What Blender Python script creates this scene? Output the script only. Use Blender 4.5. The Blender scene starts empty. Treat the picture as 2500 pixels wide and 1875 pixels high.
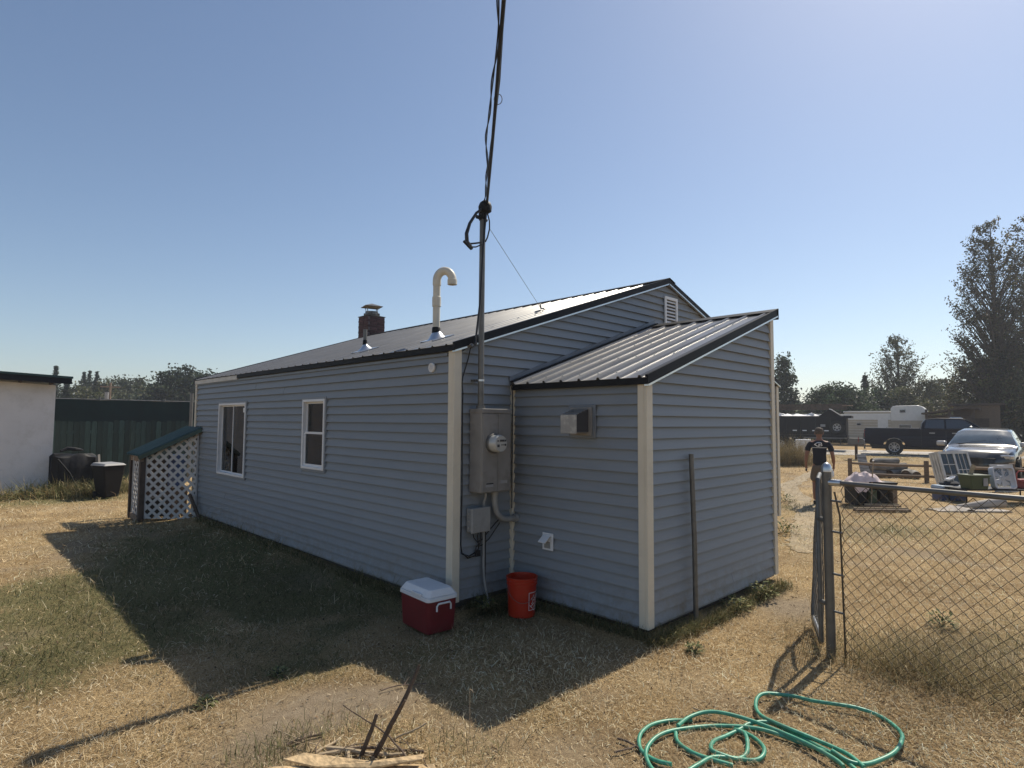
import bpy, bmesh, math, random
import numpy as np
from mathutils import Vector, Matrix
random.seed(7); RNG = np.random.default_rng(7)
R_ = math.radians
scene = bpy.context.scene
COL = scene.collection

# ------------------------------------------------------------------ camera
FPX = 1452.5                       # focal length in pixels of the 2500 px wide photograph
CAM = np.array([-3.717, -4.613, 1.902]); YAW, PITCH, ROLL = .7746, .0624, .0061
def _axes():
    F = np.array([math.sin(YAW)*math.cos(PITCH), math.cos(YAW)*math.cos(PITCH), math.sin(PITCH)])
    R = np.array([math.cos(YAW), -math.sin(YAW), 0]); U = np.cross(R, F)
    c, s = math.cos(ROLL), math.sin(ROLL)
    return c*R+s*U, -s*R+c*U, F
CR, CU, CF = _axes()
def ray(px, py): return CF+CR*(px-1250)/FPX-CU*(py-937.5)/FPX
def G(px, py, z=0.0):                # pixel -> point on the level z
    v = ray(px, py); t = (z-CAM[2])/v[2]; return CAM+v*t
def AX(px, py, ax, val):             # pixel -> point on the plane x/y/z = val
    v = ray(px, py); t = (val-CAM[ax])/v[ax]; return CAM+v*t
def DEP(px, Z, z=0.0):               # point at depth Z below/above a pixel column, at height z
    v = CF+CR*(px-1250)/FPX; p = CAM+v*Z; p[2] = z; return p
cd = bpy.data.cameras.new('camera'); cam = bpy.data.objects.new('camera', cd); COL.objects.link(cam)
cd.sensor_fit = 'HORIZONTAL'; cd.sensor_width = 36; cd.lens = FPX/2500*36; cd.clip_start = .05; cd.clip_end = 3000
cam.matrix_world = Matrix([[CR[i], CU[i], -CF[i], CAM[i]] for i in range(3)]+[[0, 0, 0, 1]])
scene.camera = cam

# ------------------------------------------------------------------ sky, sun, exposure
SUN_EL, SUN_AZ = R_(50), R_(88)      # azimuth from +Y towards +X
wd = bpy.data.worlds.new('World'); scene.world = wd; wd.use_nodes = True
nt = wd.node_tree; bg = nt.nodes['Background']
sky = nt.nodes.new('ShaderNodeTexSky'); sky.sky_type = 'NISHITA'; sky.sun_disc = False
sky.sun_elevation = SUN_EL; sky.sun_rotation = SUN_AZ; sky.altitude = 300
sky.air_density = 1.0; sky.dust_density = .75; sky.ozone_density = 1.2
nt.links.new(sky.outputs[0], bg.inputs[0]); bg.inputs[1].default_value = .108
sd = bpy.data.lights.new('sun', 'SUN'); sd.energy = 5.0; sd.angle = R_(.53); sd.color = (1, .91, .76)
so = bpy.data.objects.new('sun', sd); COL.objects.link(so); so.location = (30, 0, 40)
sdir = Vector((math.cos(SUN_EL)*math.sin(SUN_AZ), math.cos(SUN_EL)*math.cos(SUN_AZ), math.sin(SUN_EL)))
so.rotation_euler = sdir.to_track_quat('Z', 'Y').to_euler()
scene.view_settings.view_transform = 'Standard'; scene.view_settings.look = 'None'
scene.view_settings.exposure = .12; scene.view_settings.gamma = 1
scene.render.engine = 'CYCLES'
scene.cycles.use_denoising = True
try: scene.cycles.denoiser = 'OPENIMAGEDENOISE'
except Exception: pass
scene.cycles.max_bounces = 6; scene.cycles.transparent_max_bounces = 12; scene.cycles.sample_clamp_indirect = 6
scene.cycles.caustics_reflective = False; scene.cycles.caustics_refractive = False

# ------------------------------------------------------------------ materials
def M(name, col, rough=.6, metal=0., var=.12, scale=4., bump=0., bscale=60., spec=.5, dirt=None, dscale=1.5, damt=.5, vec=(1, 1, 1), trans=0., coat=0., objvar=0.):
    m = bpy.data.materials.new(name); m.use_nodes = True; n = m.node_tree.nodes; l = m.node_tree.links
    b = n['Principled BSDF']; tc = n.new('ShaderNodeTexCoord'); mp = n.new('ShaderNodeMapping'); mp.inputs['Scale'].default_value = vec
    l.new(tc.outputs['Object'], mp.inputs[0])
    nz = n.new('ShaderNodeTexNoise'); nz.inputs['Scale'].default_value = scale; nz.inputs['Detail'].default_value = 5; l.new(mp.outputs[0], nz.inputs[0])
    mx = n.new('ShaderNodeMix'); mx.data_type = 'RGBA'
    mx.inputs[6].default_value = tuple(max(0, c*(1-var)) for c in col)+(1,); mx.inputs[7].default_value = tuple(min(1, c*(1+var)) for c in col)+(1,)
    rp = n.new('ShaderNodeMapRange'); rp.inputs[1].default_value = .3; rp.inputs[2].default_value = .7; l.new(nz.outputs[0], rp.inputs[0]); l.new(rp.outputs[0], mx.inputs[0])
    out = mx.outputs[2]
    if objvar:
        oi = n.new('ShaderNodeObjectInfo'); h = n.new('ShaderNodeHueSaturation'); r2 = n.new('ShaderNodeMapRange')
        r2.inputs[3].default_value = 1-objvar; r2.inputs[4].default_value = 1+objvar
        l.new(oi.outputs['Random'], r2.inputs[0]); l.new(r2.outputs[0], h.inputs['Value']); l.new(out, h.inputs['Color']); out = h.outputs[0]
    if dirt:
        n2 = n.new('ShaderNodeTexNoise'); n2.inputs['Scale'].default_value = dscale; n2.inputs['Detail'].default_value = 8; n2.inputs['Roughness'].default_value = .7
        l.new(tc.outputs['Object'], n2.inputs[0]); r3 = n.new('ShaderNodeMapRange'); r3.inputs[1].default_value = .5; r3.inputs[2].default_value = .75; r3.inputs[4].default_value = damt
        l.new(n2.outputs[0], r3.inputs[0]); m2 = n.new('ShaderNodeMix'); m2.data_type = 'RGBA'; l.new(r3.outputs[0], m2.inputs[0]); l.new(out, m2.inputs[6]); m2.inputs[7].default_value = tuple(dirt)+(1,); out = m2.outputs[2]
    l.new(out, b.inputs['Base Color'])
    rr = n.new('ShaderNodeMapRange'); rr.inputs[3].default_value = max(.02, rough*.85); rr.inputs[4].default_value = min(1, rough*1.15); l.new(nz.outputs[0], rr.inputs[0]); l.new(rr.outputs[0], b.inputs['Roughness'])
    b.inputs['Metallic'].default_value = metal; b.inputs['Specular IOR Level'].default_value = spec; b.inputs['Coat Weight'].default_value = coat
    if bump:
        n3 = n.new('ShaderNodeTexNoise'); n3.inputs['Scale'].default_value = bscale; n3.inputs['Detail'].default_value = 4; l.new(mp.outputs[0], n3.inputs[0])
        bp = n.new('ShaderNodeBump'); bp.inputs['Strength'].default_value = bump; bp.inputs['Distance'].default_value = .01; l.new(n3.outputs[0], bp.inputs['Height']); l.new(bp.outputs[0], b.inputs['Normal'])
    if trans:
        t = n.new('ShaderNodeBsdfTranslucent'); l.new(out, t.inputs[0]); ms = n.new('ShaderNodeMixShader'); ms.inputs[0].default_value = trans
        l.new(b.outputs[0], ms.inputs[1]); l.new(t.outputs[0], ms.inputs[2]); l.new(ms.outputs[0], n['Material Output'].inputs[0])
    return m
def attr_mat(name, attr, rough=.8, trans=.25, spec=.2):
    m = bpy.data.materials.new(name); m.use_nodes = True; n = m.node_tree.nodes; l = m.node_tree.links
    b = n['Principled BSDF']; a = n.new('ShaderNodeAttribute'); a.attribute_name = attr
    l.new(a.outputs['Color'], b.inputs['Base Color']); b.inputs['Roughness'].default_value = rough; b.inputs['Specular IOR Level'].default_value = spec
    t = n.new('ShaderNodeBsdfTranslucent'); l.new(a.outputs['Color'], t.inputs[0]); ms = n.new('ShaderNodeMixShader'); ms.inputs[0].default_value = trans
    l.new(b.outputs[0], ms.inputs[1]); l.new(t.outputs[0], ms.inputs[2]); l.new(ms.outputs[0], n['Material Output'].inputs[0])
    return m
def glass(name, tint=(.8, .85, .85), rough=.02, see=.75):
    m = bpy.data.materials.new(name); m.use_nodes = True; n = m.node_tree.nodes; l = m.node_tree.links
    n.remove(n['Principled BSDF']); t = n.new('ShaderNodeBsdfTransparent'); t.inputs[0].default_value = tuple(c*see for c in tint)+(1,)
    g = n.new('ShaderNodeBsdfGlossy'); g.inputs['Roughness'].default_value = rough
    f = n.new('ShaderNodeFresnel'); f.inputs[0].default_value = 1.6
    nz = n.new('ShaderNodeTexNoise'); nz.inputs['Scale'].default_value = 2.5; bp = n.new('ShaderNodeBump'); bp.inputs['Strength'].default_value = .03; l.new(nz.outputs[0], bp.inputs['Height']); l.new(bp.outputs[0], g.inputs['Normal'])
    ms = n.new('ShaderNodeMixShader'); l.new(f.outputs[0], ms.inputs[0]); l.new(t.outputs[0], ms.inputs[1]); l.new(g.outputs[0], ms.inputs[2]); l.new(ms.outputs[0], n['Material Output'].inputs[0])
    return m
mt = {}
mt['siding'] = M('blue_grey_vinyl', (.225, .247, .268), .55, var=.05, scale=2.2, bump=.12, bscale=90, vec=(1, 1, 6), dirt=(.25, .26, .27), dscale=.9, damt=.35, objvar=.05)
def bottom_dirt(m):
    n = m.node_tree.nodes; l = m.node_tree.links; b = n['Principled BSDF']; src = b.inputs['Base Color'].links[0].from_socket
    tc = n.new('ShaderNodeTexCoord'); sx = n.new('ShaderNodeSeparateXYZ'); l.new(tc.outputs['Object'], sx.inputs[0])
    r = n.new('ShaderNodeMapRange'); r.inputs[1].default_value = .55; r.inputs[2].default_value = .12; l.new(sx.outputs[2], r.inputs[0])
    nz = n.new('ShaderNodeTexNoise'); nz.inputs['Scale'].default_value = 7; nz.inputs['Detail'].default_value = 8; nz.inputs['Roughness'].default_value = .75; l.new(tc.outputs['Object'], nz.inputs[0])
    r2 = n.new('ShaderNodeMapRange'); r2.inputs[1].default_value = .42; r2.inputs[2].default_value = .7; l.new(nz.outputs[0], r2.inputs[0])
    mu = n.new('ShaderNodeMath'); mu.operation = 'MULTIPLY'; l.new(r.outputs[0], mu.inputs[0]); l.new(r2.outputs[0], mu.inputs[1])
    mx = n.new('ShaderNodeMix'); mx.data_type = 'RGBA'; l.new(mu.outputs[0], mx.inputs[0]); l.new(src, mx.inputs[6]); mx.inputs[7].default_value = (.17, .145, .11, 1); l.new(mx.outputs[2], b.inputs['Base Color'])
bottom_dirt(mt['siding'])
mt['trim'] = M('cream_trim', (.66, .60, .48), .5, var=.05, scale=3, dirt=(.45, .41, .34), dscale=2.5, damt=.4)
mt['char'] = M('charcoal_trim', (.010, .011, .014), .55, spec=.15, var=.2, scale=6)
mt['soffit'] = M('pale_metal_edge', (.55, .55, .54), .25, metal=.85, var=.1)
mt['flash'] = M('blue_flashing', (.15, .17, .195), .4, var=.15)
def roof_mat():
    m = M('grey_roof_metal', (.15, .151, .157), .33, metal=.0, var=.16, scale=1.7, dirt=(.20, .18, .15), dscale=2.2, damt=.55, vec=(1, 3, 1))
    return m
mt['roof'] = roof_mat()
mt['white'] = M('white_vinyl', (.74, .74, .74), .4, var=.05)
mt['wood'] = M('weathered_wood', (.20, .145, .10), .85, var=.35, scale=6, bump=.5, bscale=40, vec=(1, 1, 8), objvar=.2)
mt['darkwood'] = M('dark_brown_wood', (.07, .05, .038), .85, var=.4, scale=6, bump=.5, bscale=40, objvar=.15)
mt['conc'] = M('grey_concrete', (.09, .085, .075), .9, var=.25, scale=5, bump=.4, bscale=60)
mt['glass'] = glass('window_glass')
mt['dark'] = M('interior_dark', (.05, .05, .055), .8)
mt['galv'] = M('galvanized_steel', (.15, .148, .14), .45, metal=.45, var=.2, scale=9, dirt=(.15, .13, .11), dscale=6, damt=.5)
mt['greysteel'] = M('grey_painted_steel', (.235, .225, .21), .5, var=.12, scale=5, dirt=(.10, .08, .065), dscale=4, damt=.6)
mt['greyplastic'] = M('grey_plastic', (.30, .30, .29), .55, var=.1, dirt=(.16, .14, .11), dscale=6, damt=.5)
mt['black'] = M('black_rubber', (.010, .010, .011), .6, var=.3, scale=9, spec=.25)
mt['blackpaint'] = M('black_paint', (.006, .007, .011), .45, var=.2, spec=.3)
mt['navy'] = M('dark_blue_car_paint', (.004, .006, .018), .3, var=.2, spec=.18)
mt['pvc'] = M('cream_pvc', (.62, .58, .48), .45, var=.08, scale=7, dirt=(.38, .34, .27), dscale=5, damt=.5)
mt['alum'] = M('bright_aluminium', (.62, .63, .64), .3, metal=.9, var=.12, scale=8)
mt['brick'] = M('dark_red_brick', (.085, .045, .045), .9, var=.35, scale=14, bump=.6, bscale=60, objvar=.35)
mt['mortar'] = M('grey_mortar', (.14, .12, .12), .95, var=.2)
mt['red'] = M('dark_red_plastic', (.15, .009, .013), .45, var=.12, scale=8, dirt=(.09, .02, .02), dscale=7, damt=.4)
mt['lid'] = M('cooler_white', (.72, .72, .72), .42, var=.05, dirt=(.5, .48, .43), dscale=8, damt=.4)
mt['orange'] = M('orange_plastic', (.47, .024, .005), .4, var=.08, dirt=(.35, .06, .02), dscale=9, damt=.4)
mt['wht'] = M('white_print', (.8, .8, .8), .6, var=.05)
mt['hose'] = M('green_hose', (.07, .31, .205), .42, var=.2, scale=30, dirt=(.16, .22, .14), dscale=9, damt=.6)
mt['osb'] = M('strand_board', (.47, .34, .19), .85, var=.5, scale=45, bump=.4, bscale=60, vec=(1, .4, 1))
mt['stick'] = M('brown_bark', (.12, .085, .06), .9, var=.4, scale=30, bump=.5, bscale=120, objvar=.3)
mt['palestick'] = M('bare_stick', (.40, .31, .20), .85, var=.25, scale=30, objvar=.2)
mt['greenroof'] = M('green_metal', (.018, .05, .048), .4, metal=.3, var=.15)
mt['lattice'] = M('white_lattice', (.48, .475, .465), .5, var=.06, dirt=(.5, .48, .44), dscale=5, damt=.4)
mt['greenboard'] = M('green_fence_stain', (.026, .052, .05), .85, var=.35, scale=5, vec=(4, 4, .6), bump=.3, bscale=40, objvar=.5)
mt['greenfabric'] = M('dark_green_screen', (.012, .026, .024), .85, var=.25, scale=2.5, bump=.2, bscale=160)
mt['whitewall'] = M('white_painted_panel', (.66, .65, .65), .7, var=.06, scale=1.6, dirt=(.40, .38, .35), dscale=2.8, damt=.5, bump=.25, bscale=30)
mt['tarp'] = M('black_tarp', (.010, .010, .012), .55, spec=.25, var=.4, scale=5, bump=.5, bscale=12)
mt['tarpedge'] = M('grey_canvas', (.16, .15, .14), .8, var=.2)
mt['bin'] = M('black_plastic', (.011, .011, .013), .6, var=.2, spec=.2)
mt['binlid'] = M('dusty_grey_plastic', (.28, .28, .28), .6, var=.15)
mt['skin'] = M('skin', (.24, .115, .075), .55, var=.08)
mt['shirt'] = M('dark_shirt', (.012, .014, .024), .9, var=.3, bump=.4, bscale=30)
mt['shorts'] = M('olive_shorts', (.12, .10, .085), .9, var=.15, bump=.4, bscale=25)
mt['hair'] = M('grey_brown_hair', (.09, .07, .055), .8, var=.4, scale=40)
mt['camper'] = M('camper_white', (.66, .66, .64), .4, var=.05)
mt['tan'] = M('camper_tan', (.42, .37, .29), .5, var=.08)
mt['tyre'] = M('tyre_rubber', (.015, .015, .015), .8, var=.3)
mt['rim'] = M('grey_alloy', (.42, .42, .43), .35, metal=.7, var=.1)
mt['carglass'] = M('dark_car_glass', (.012, .016, .02), .04, var=.1, spec=.9, coat=1)
mt['silver'] = M('pewter_car_paint', (.02, .021, .023), .25, metal=.35, var=.05, coat=1)
mt['gravel'] = M('gravel_road', (.40, .37, .33), .95, var=.25, scale=.6, bump=.6, bscale=18)
mt['path'] = M('dusty_walk', (.30, .235, .145), .95, var=.25, scale=2.5, bump=.5, bscale=30, dirt=(.20, .15, .095), dscale=1.8, damt=.8)
mt['cloth'] = M('pale_pink_cloth', (.66, .55, .54), .9, var=.12, scale=10, bump=.4, bscale=20)
mt['rug'] = M('grey_rug', (.40, .36, .32), .95, var=.15, bump=.5, bscale=80)
mt['bluecooler'] = M('blue_plastic', (.03, .06, .16), .45, var=.15)
mt['bluelid'] = M('pale_blue_plastic', (.32, .40, .48), .4, var=.1)
mt['greentote'] = M('green_plastic', (.035, .06, .02), .5, var=.15)
mt['fan'] = M('grey_white_plastic', (.52, .53, .56), .5, var=.05)
mt['rederr'] = M('dark_red_paint', (.25, .03, .025), .45, var=.2)
mt['mesh_wire'] = M('rusty_wire', (.075, .057, .034), .6, metal=.2, var=.3, scale=12)
mt['meterface'] = M('meter_plastic', (.45, .45, .42), .15, var=.08, coat=.8, dirt=(.3, .28, .24), dscale=9, damt=.3)
mt['chalky'] = M('chalky_metal', (.33, .32, .30), .5, var=.12, scale=8, dirt=(.62, .60, .54), dscale=9, damt=.9)
mt['cable'] = M('black_cable', (.012, .012, .014), .5, var=.2)

# ------------------------------------------------------------------ mesh builder
class MB:
    def __init__(s): s.v = []; s.f = []
    def add(s, vs, fs):
        o = len(s.v); s.v += [tuple(map(float, p)) for p in vs]; s.f += [tuple(i+o for i in f) for f in fs]; return s
    def box(s, c, d, rz=0., m=None):
        h = [x/2 for x in d]; vs = []
        for sz in (-1, 1):
            for sx, sy in ((-1, -1), (1, -1), (1, 1), (-1, 1)): vs.append(Vector((sx*h[0], sy*h[1], sz*h[2])))
        mm = Matrix.Translation(c) @ (m if m is not None else Matrix.Rotation(rz, 4, 'Z'))
        return s.add([mm @ p for p in vs], [(3, 2, 1, 0), (4, 5, 6, 7), (0, 1, 5, 4), (1, 2, 6, 5), (2, 3, 7, 6), (3, 0, 4, 7)])
    def bx(s, a, b):                 # axis box from corner to corner
        return s.box([(a[i]+b[i])/2 for i in range(3)], [abs(b[i]-a[i]) for i in range(3)])
    def beam(s, a, b, w, h, up=(0, 0, 1)):
        a = Vector(a); b = Vector(b); d = (b-a); L = d.length; d.normalize(); u = Vector(up); x = d.cross(u)
        if x.length < 1e-4: x = d.cross(Vector((1, 0, 0)))
        x.normalize(); u = x.cross(d); vs = []
        for p in (a, b):
            for i, j in ((-1, -1), (1, -1), (1, 1), (-1, 1)): vs.append(p+x*(i*w/2)+u*(j*h/2))
        return s.add(vs, [(0, 1, 2, 3)[::-1], (4, 5, 6, 7), (0, 1, 5, 4), (1, 2, 6, 5), (2, 3, 7, 6), (3, 0, 4, 7)])
    def tube(s, pts, r, n=8, cap=True, closed=False):
        pts = [Vector(p) for p in pts]; N = len(pts); rs = r if hasattr(r, '__len__') else [r]*N
        vs = []; fs = []; prev = None
        for i, p in enumerate(pts):
            a = pts[i-1] if (i > 0 or closed) else p; b = pts[(i+1) % N] if (i < N-1 or closed) else p
            t = (b-a); t = t.normalized() if t.length > 1e-9 else Vector((0, 0, 1))
            if prev is None: x = t.orthogonal().normalized()
            else:
                x = prev-t*prev.dot(t); x = x.normalized() if x.length > 1e-6 else t.orthogonal().normalized()
            prev = x; y = t.cross(x)
            for k in range(n):
                q = 2*math.pi*k/n; vs.append(p+(x*math.cos(q)+y*math.sin(q))*rs[i])
        for i in range(N if closed else N-1):
            for k in range(n):
                a = i*n+k; b = i*n+(k+1) % n; c = ((i+1) % N)*n+(k+1) % n; d = ((i+1) % N)*n+k; fs.append((a, b, c, d))
        if cap and not closed: fs += [tuple(range(n))[::-1], tuple((N-1)*n+k for k in range(n))]
        return s.add(vs, fs)
    def lathe(s, prof, n=24, m=None, a0=0., a1=2*math.pi):
        full = abs(a1-a0-2*math.pi) < 1e-6; K = n if full else n+1; vs = []; fs = []
        for (r, z) in prof:
            for k in range(K):
                q = a0+(a1-a0)*k/n; p = Vector((r*math.cos(q), r*math.sin(q), z)); vs.append(m @ p if m is not None else p)
        for i in range(len(prof)-1):
            for k in range(n):
                k2 = (k+1) % K; fs.append((i*K+k, i*K+k2, (i+1)*K+k2, (i+1)*K+k))
        return s.add(vs, fs)
    def prism(s, poly, off):         # 3D polygon extruded by a vector
        n = len(poly); a = [Vector(p) for p in poly]; o = Vector(off)
        return s.add(a+[p+o for p in a], [tuple(range(n))[::-1], tuple(range(n, 2*n))]+[(i, (i+1) % n, n+(i+1) % n, n+i) for i in range(n)])
    def loft(s, prof, hw):           # side profile (x,z) with half width hw(x,z) -> closed body
        n = len(prof); vs = [(x, -hw(x, z), z) for x, z in prof]+[(x, hw(x, z), z) for x, z in prof]
        return s.add(vs, [tuple(range(n)), tuple(range(n, 2*n))[::-1]]+[((i+1) % n, i, n+i, n+(i+1) % n) for i in range(n)])
    def xf(s, m): s.v = [tuple(m @ Vector(p)) for p in s.v]; return s
    def build(s, name, mat, parent=None, smooth=False, bevel=0., world=False, seg=2, fix=True):
        me = bpy.data.meshes.new(name); v = s.v
        if world and parent is not None:
            mi = wm(parent).inverted(); v = [tuple(mi @ Vector(p)) for p in v]
        me.from_pydata(v, [], s.f); me.update()
        if fix:
            bm = bmesh.new(); bm.from_mesh(me); bmesh.ops.recalc_face_normals(bm, faces=bm.faces); bm.to_mesh(me); bm.free()
        if smooth:
            me.polygons.foreach_set('use_smooth', [True]*len(me.polygons))
            try: me.set_sharp_from_angle(angle=R_(40))
            except Exception: pass
        me.materials.append(mt[mat] if isinstance(mat, str) else mat)
        o = bpy.data.objects.new(name, me); COL.objects.link(o)
        if parent is not None: o.parent = parent
        if bevel:
            b = o.modifiers.new('bevel', 'BEVEL'); b.width = bevel; b.segments = seg; b.limit_method = 'ANGLE'; b.angle_limit = R_(35); b.harden_normals = False
        return o
def wm(o):
    m = Matrix.Identity(4)
    while o is not None:
        m = o.matrix_basis @ m; o = o.parent
    return m
def tag(o, label, cat, group=None, kind=None):
    o['label'] = label; o['category'] = cat
    if group: o['group'] = group
    if kind: o['kind'] = kind
    return o
def thing(name, label, cat, loc=(0, 0, 0), rz=0., group=None):
    o = bpy.data.objects.new(name, None); COL.objects.link(o); o.empty_display_size = .1
    o.location = loc; o.rotation_euler = (0, 0, rz); return tag(o, label, cat, group)
def struct(o, kind='structure'): o['kind'] = kind; return o
def copy_tree(o, parent=None):
    c = o.copy(); COL.objects.link(c); c.parent = parent
    for ch in list(o.children): copy_tree(ch, c)
    return c
def smoothstep(a, b, x): t = np.clip((x-a)/(b-a), 0, 1); return t*t*(3-2*t)
def clip_poly(poly, clipper):        # convex 2D clipping
    out = poly
    for i in range(len(clipper)):
        a = clipper[i]; b = clipper[(i+1) % len(clipper)]; inp = out; out = []
        side = lambda p: (b[0]-a[0])*(p[1]-a[1])-(b[1]-a[1])*(p[0]-a[0])
        for j in range(len(inp)):
            p, q = inp[j], inp[(j+1) % len(inp)]; sp, sq = side(p), side(q)
            if sp >= 0: out.append(p)
            if (sp >= 0) != (sq >= 0):
                t = sp/(sp-sq); out.append((p[0]+(q[0]-p[0])*t, p[1]+(q[1]-p[1])*t))
        if len(out) < 3: return []
    return out
def text_mesh(txt, size=1., font_scale_x=1.):
    cu = bpy.data.curves.new('lettering', 'FONT'); cu.body = txt; cu.size = size; cu.align_x = 'CENTER'; cu.align_y = 'CENTER'; cu.resolution_u = 3
    o = bpy.data.objects.new('lettering', cu); COL.objects.link(o); dg = bpy.context.evaluated_depsgraph_get(); me = o.evaluated_get(dg).to_mesh()
    vs = [(v.co.x*font_scale_x, v.co.y) for v in me.vertices]; fs = [tuple(p.vertices) for p in me.polygons]
    o.evaluated_get(dg).to_mesh_clear(); bpy.data.objects.remove(o); bpy.data.curves.remove(cu); return vs, fs

# value noise for the ground
_NG = np.random.default_rng(3).random((64, 64))
def vnoise(x, y, s):
    x = np.asarray(x, float)/s; y = np.asarray(y, float)/s; xi = np.floor(x).astype(int); yi = np.floor(y).astype(int); fx = x-xi; fy = y-yi
    fx = fx*fx*(3-2*fx); fy = fy*fy*(3-2*fy); g = lambda a, b: _NG[a % 64, b % 64]
    return (g(xi, yi)*(1-fx)+g(xi+1, yi)*fx)*(1-fy)+(g(xi, yi+1)*(1-fx)+g(xi+1, yi+1)*fx)*fy
def gz(x, y):
    x = np.asarray(x, float); y = np.asarray(y, float)
    rise = .22*smoothstep(20, 34, x)
    near = np.exp(-((x+1)**2+(y+1)**2)/900.)
    bank = .085*np.where((y > -.1) & (y < 8.1) & (x < 4), np.exp(-(np.maximum(0, -x)/.22)**2), 0)
    bank = np.maximum(bank, .05*np.where((x > .6) & (x < 3.7) & (y < 0) & (y > -3), np.exp(-(np.maximum(0, -1.68-y)/.15)**2), 0))
    return rise+bank+near*(.035*(vnoise(x, y, 1.7)-.5)+.02*(vnoise(x, y, .45)-.5))
mt['wsglass'] = M('windscreen', (.06, .085, .10), .10, var=.6, scale=1.6, spec=.8, coat=1)
mt['lamp'] = M('headlamp_glass', (.5, .52, .55), .08, metal=.4, var=.2, coat=1)
mt['logbark'] = M('grey_log_bark', (.20, .185, .165), .95, var=.45, scale=7, vec=(.5, 3, 3), bump=.7, bscale=30, objvar=.25)
mt['oldwhite'] = M('peeling_white_paint', (.58, .57, .53), .7, var=.08, scale=6, dirt=(.36, .33, .28), dscale=7, damt=.6)
mt['carglass2'] = glass('old_window_glass', (.75, .8, .78), .03, .8)
# ================================================================== GROUND
def blob(x, y, c, rx, ry=None, rot=0.):
    ry = ry or rx; dx = x-c[0]; dy = y-c[1]; a = dx*math.cos(rot)+dy*math.sin(rot); b = -dx*math.sin(rot)+dy*math.cos(rot)
    return np.exp(-((a/rx)**2+(b/ry)**2))
PATH = [G(1958, 1350), G(1962, 1320), G(1980, 1255), G(1925, 1185), G(1990, 1150)]
def green_mask(x, y):
    g = 1.35*blob(x, y, G(250, 1470), .95, 1.6, .15)+1.3*blob(x, y, G(150, 1560), .7, 1.0)+1.3*blob(x, y, (-.8, 3.6), 1.1, 3.2)+1.1*blob(x, y, (-.55, 1.1), .8, 1.0)
    g += .8*blob(x, y, (.45, -.15), .5)+.5*blob(x, y, G(720, 1620), .35)+.75*blob(x, y, G(1960, 1240), .9, .5)+.6*blob(x, y, G(1920, 1120), 4, 2)+.55*blob(x, y, G(2150, 1125), 3.5, 2)
    g += .9*blob(x, y, (-1.4, 12.8), 2.2, .8)+.35*blob(x, y, G(2400, 1560), 1.2, .6)+.45*blob(x, y, G(2150, 1290), 2., 1.)
    n = vnoise(x, y, .8)*.6+vnoise(x, y, .27)*.4
    return np.clip(g*(.1+1.6*n)+.25*(n-.62), 0, .85)
def dirt_mask(x, y):
    d = 1.3*blob(x, y, G(770, 1735), .5, .24, -.75)+1.1*blob(x, y, G(880, 1690), .36, .16, -.75)+1.1*blob(x, y, G(660, 1810), .36, .26)+.7*blob(x, y, G(1930, 1480), .5, .35)
    d += .5*blob(x, y, G(1930, 1480), .45, .3)
    n = vnoise(x, y, .35)*.5+vnoise(x, y, .12)*.5
    return np.clip(d*(.6+.8*n)+2.4*np.clip(vnoise(x, y, 1.1)*.6+vnoise(x, y, .33)*.4-.62, 0, 1), 0, 1)
ax = np.concatenate([-np.geomspace(600, 9.2, 30), np.arange(-9, 8.01, .07), np.geomspace(8.3, 30, 50), np.geomspace(31, 700, 40)])
ay = np.concatenate([-np.geomspace(600, 6.2, 30), np.arange(-6, 12.01, .07), np.geomspace(12.3, 30, 40), np.geomspace(31, 700, 40)])
XX, YY = np.meshgrid(ax, ay, indexing='ij'); ZZ = gz(XX, YY)-.006
nx, ny = XX.shape; vv = np.stack([XX, YY, ZZ], -1).reshape(-1, 3)
ii, jj = np.meshgrid(np.arange(nx-1), np.arange(ny-1), indexing='ij'); a = (ii*ny+jj).ravel(); ff = np.stack([a, a+ny, a+ny+1, a+1], -1)
def np_mesh(name, v, f, k, mat, attrs=None, smooth=False):
    me = bpy.data.meshes.new(name); me.vertices.add(len(v)); me.vertices.foreach_set('co', np.ascontiguousarray(v, np.float32).ravel())
    me.loops.add(f.size); me.loops.foreach_set('vertex_index', np.ascontiguousarray(f, np.int32).ravel())
    me.polygons.add(len(f)); me.polygons.foreach_set('loop_start', np.arange(0, f.size, k, dtype=np.int32)); me.polygons.foreach_set('loop_total', np.full(len(f), k, np.int32))
    if smooth: me.polygons.foreach_set('use_smooth', np.ones(len(f), bool))
    for nme, (typ, dat) in (attrs or {}).items():
        at = me.attributes.new(nme, typ, 'POINT'); at.data.foreach_set('color' if typ == 'FLOAT_COLOR' else 'value', np.ascontiguousarray(dat, np.float32).ravel())
    me.update(calc_edges=True); me.materials.append(mt[mat] if isinstance(mat, str) else mat)
    o = bpy.data.objects.new(name, me); COL.objects.link(o); return o
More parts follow.
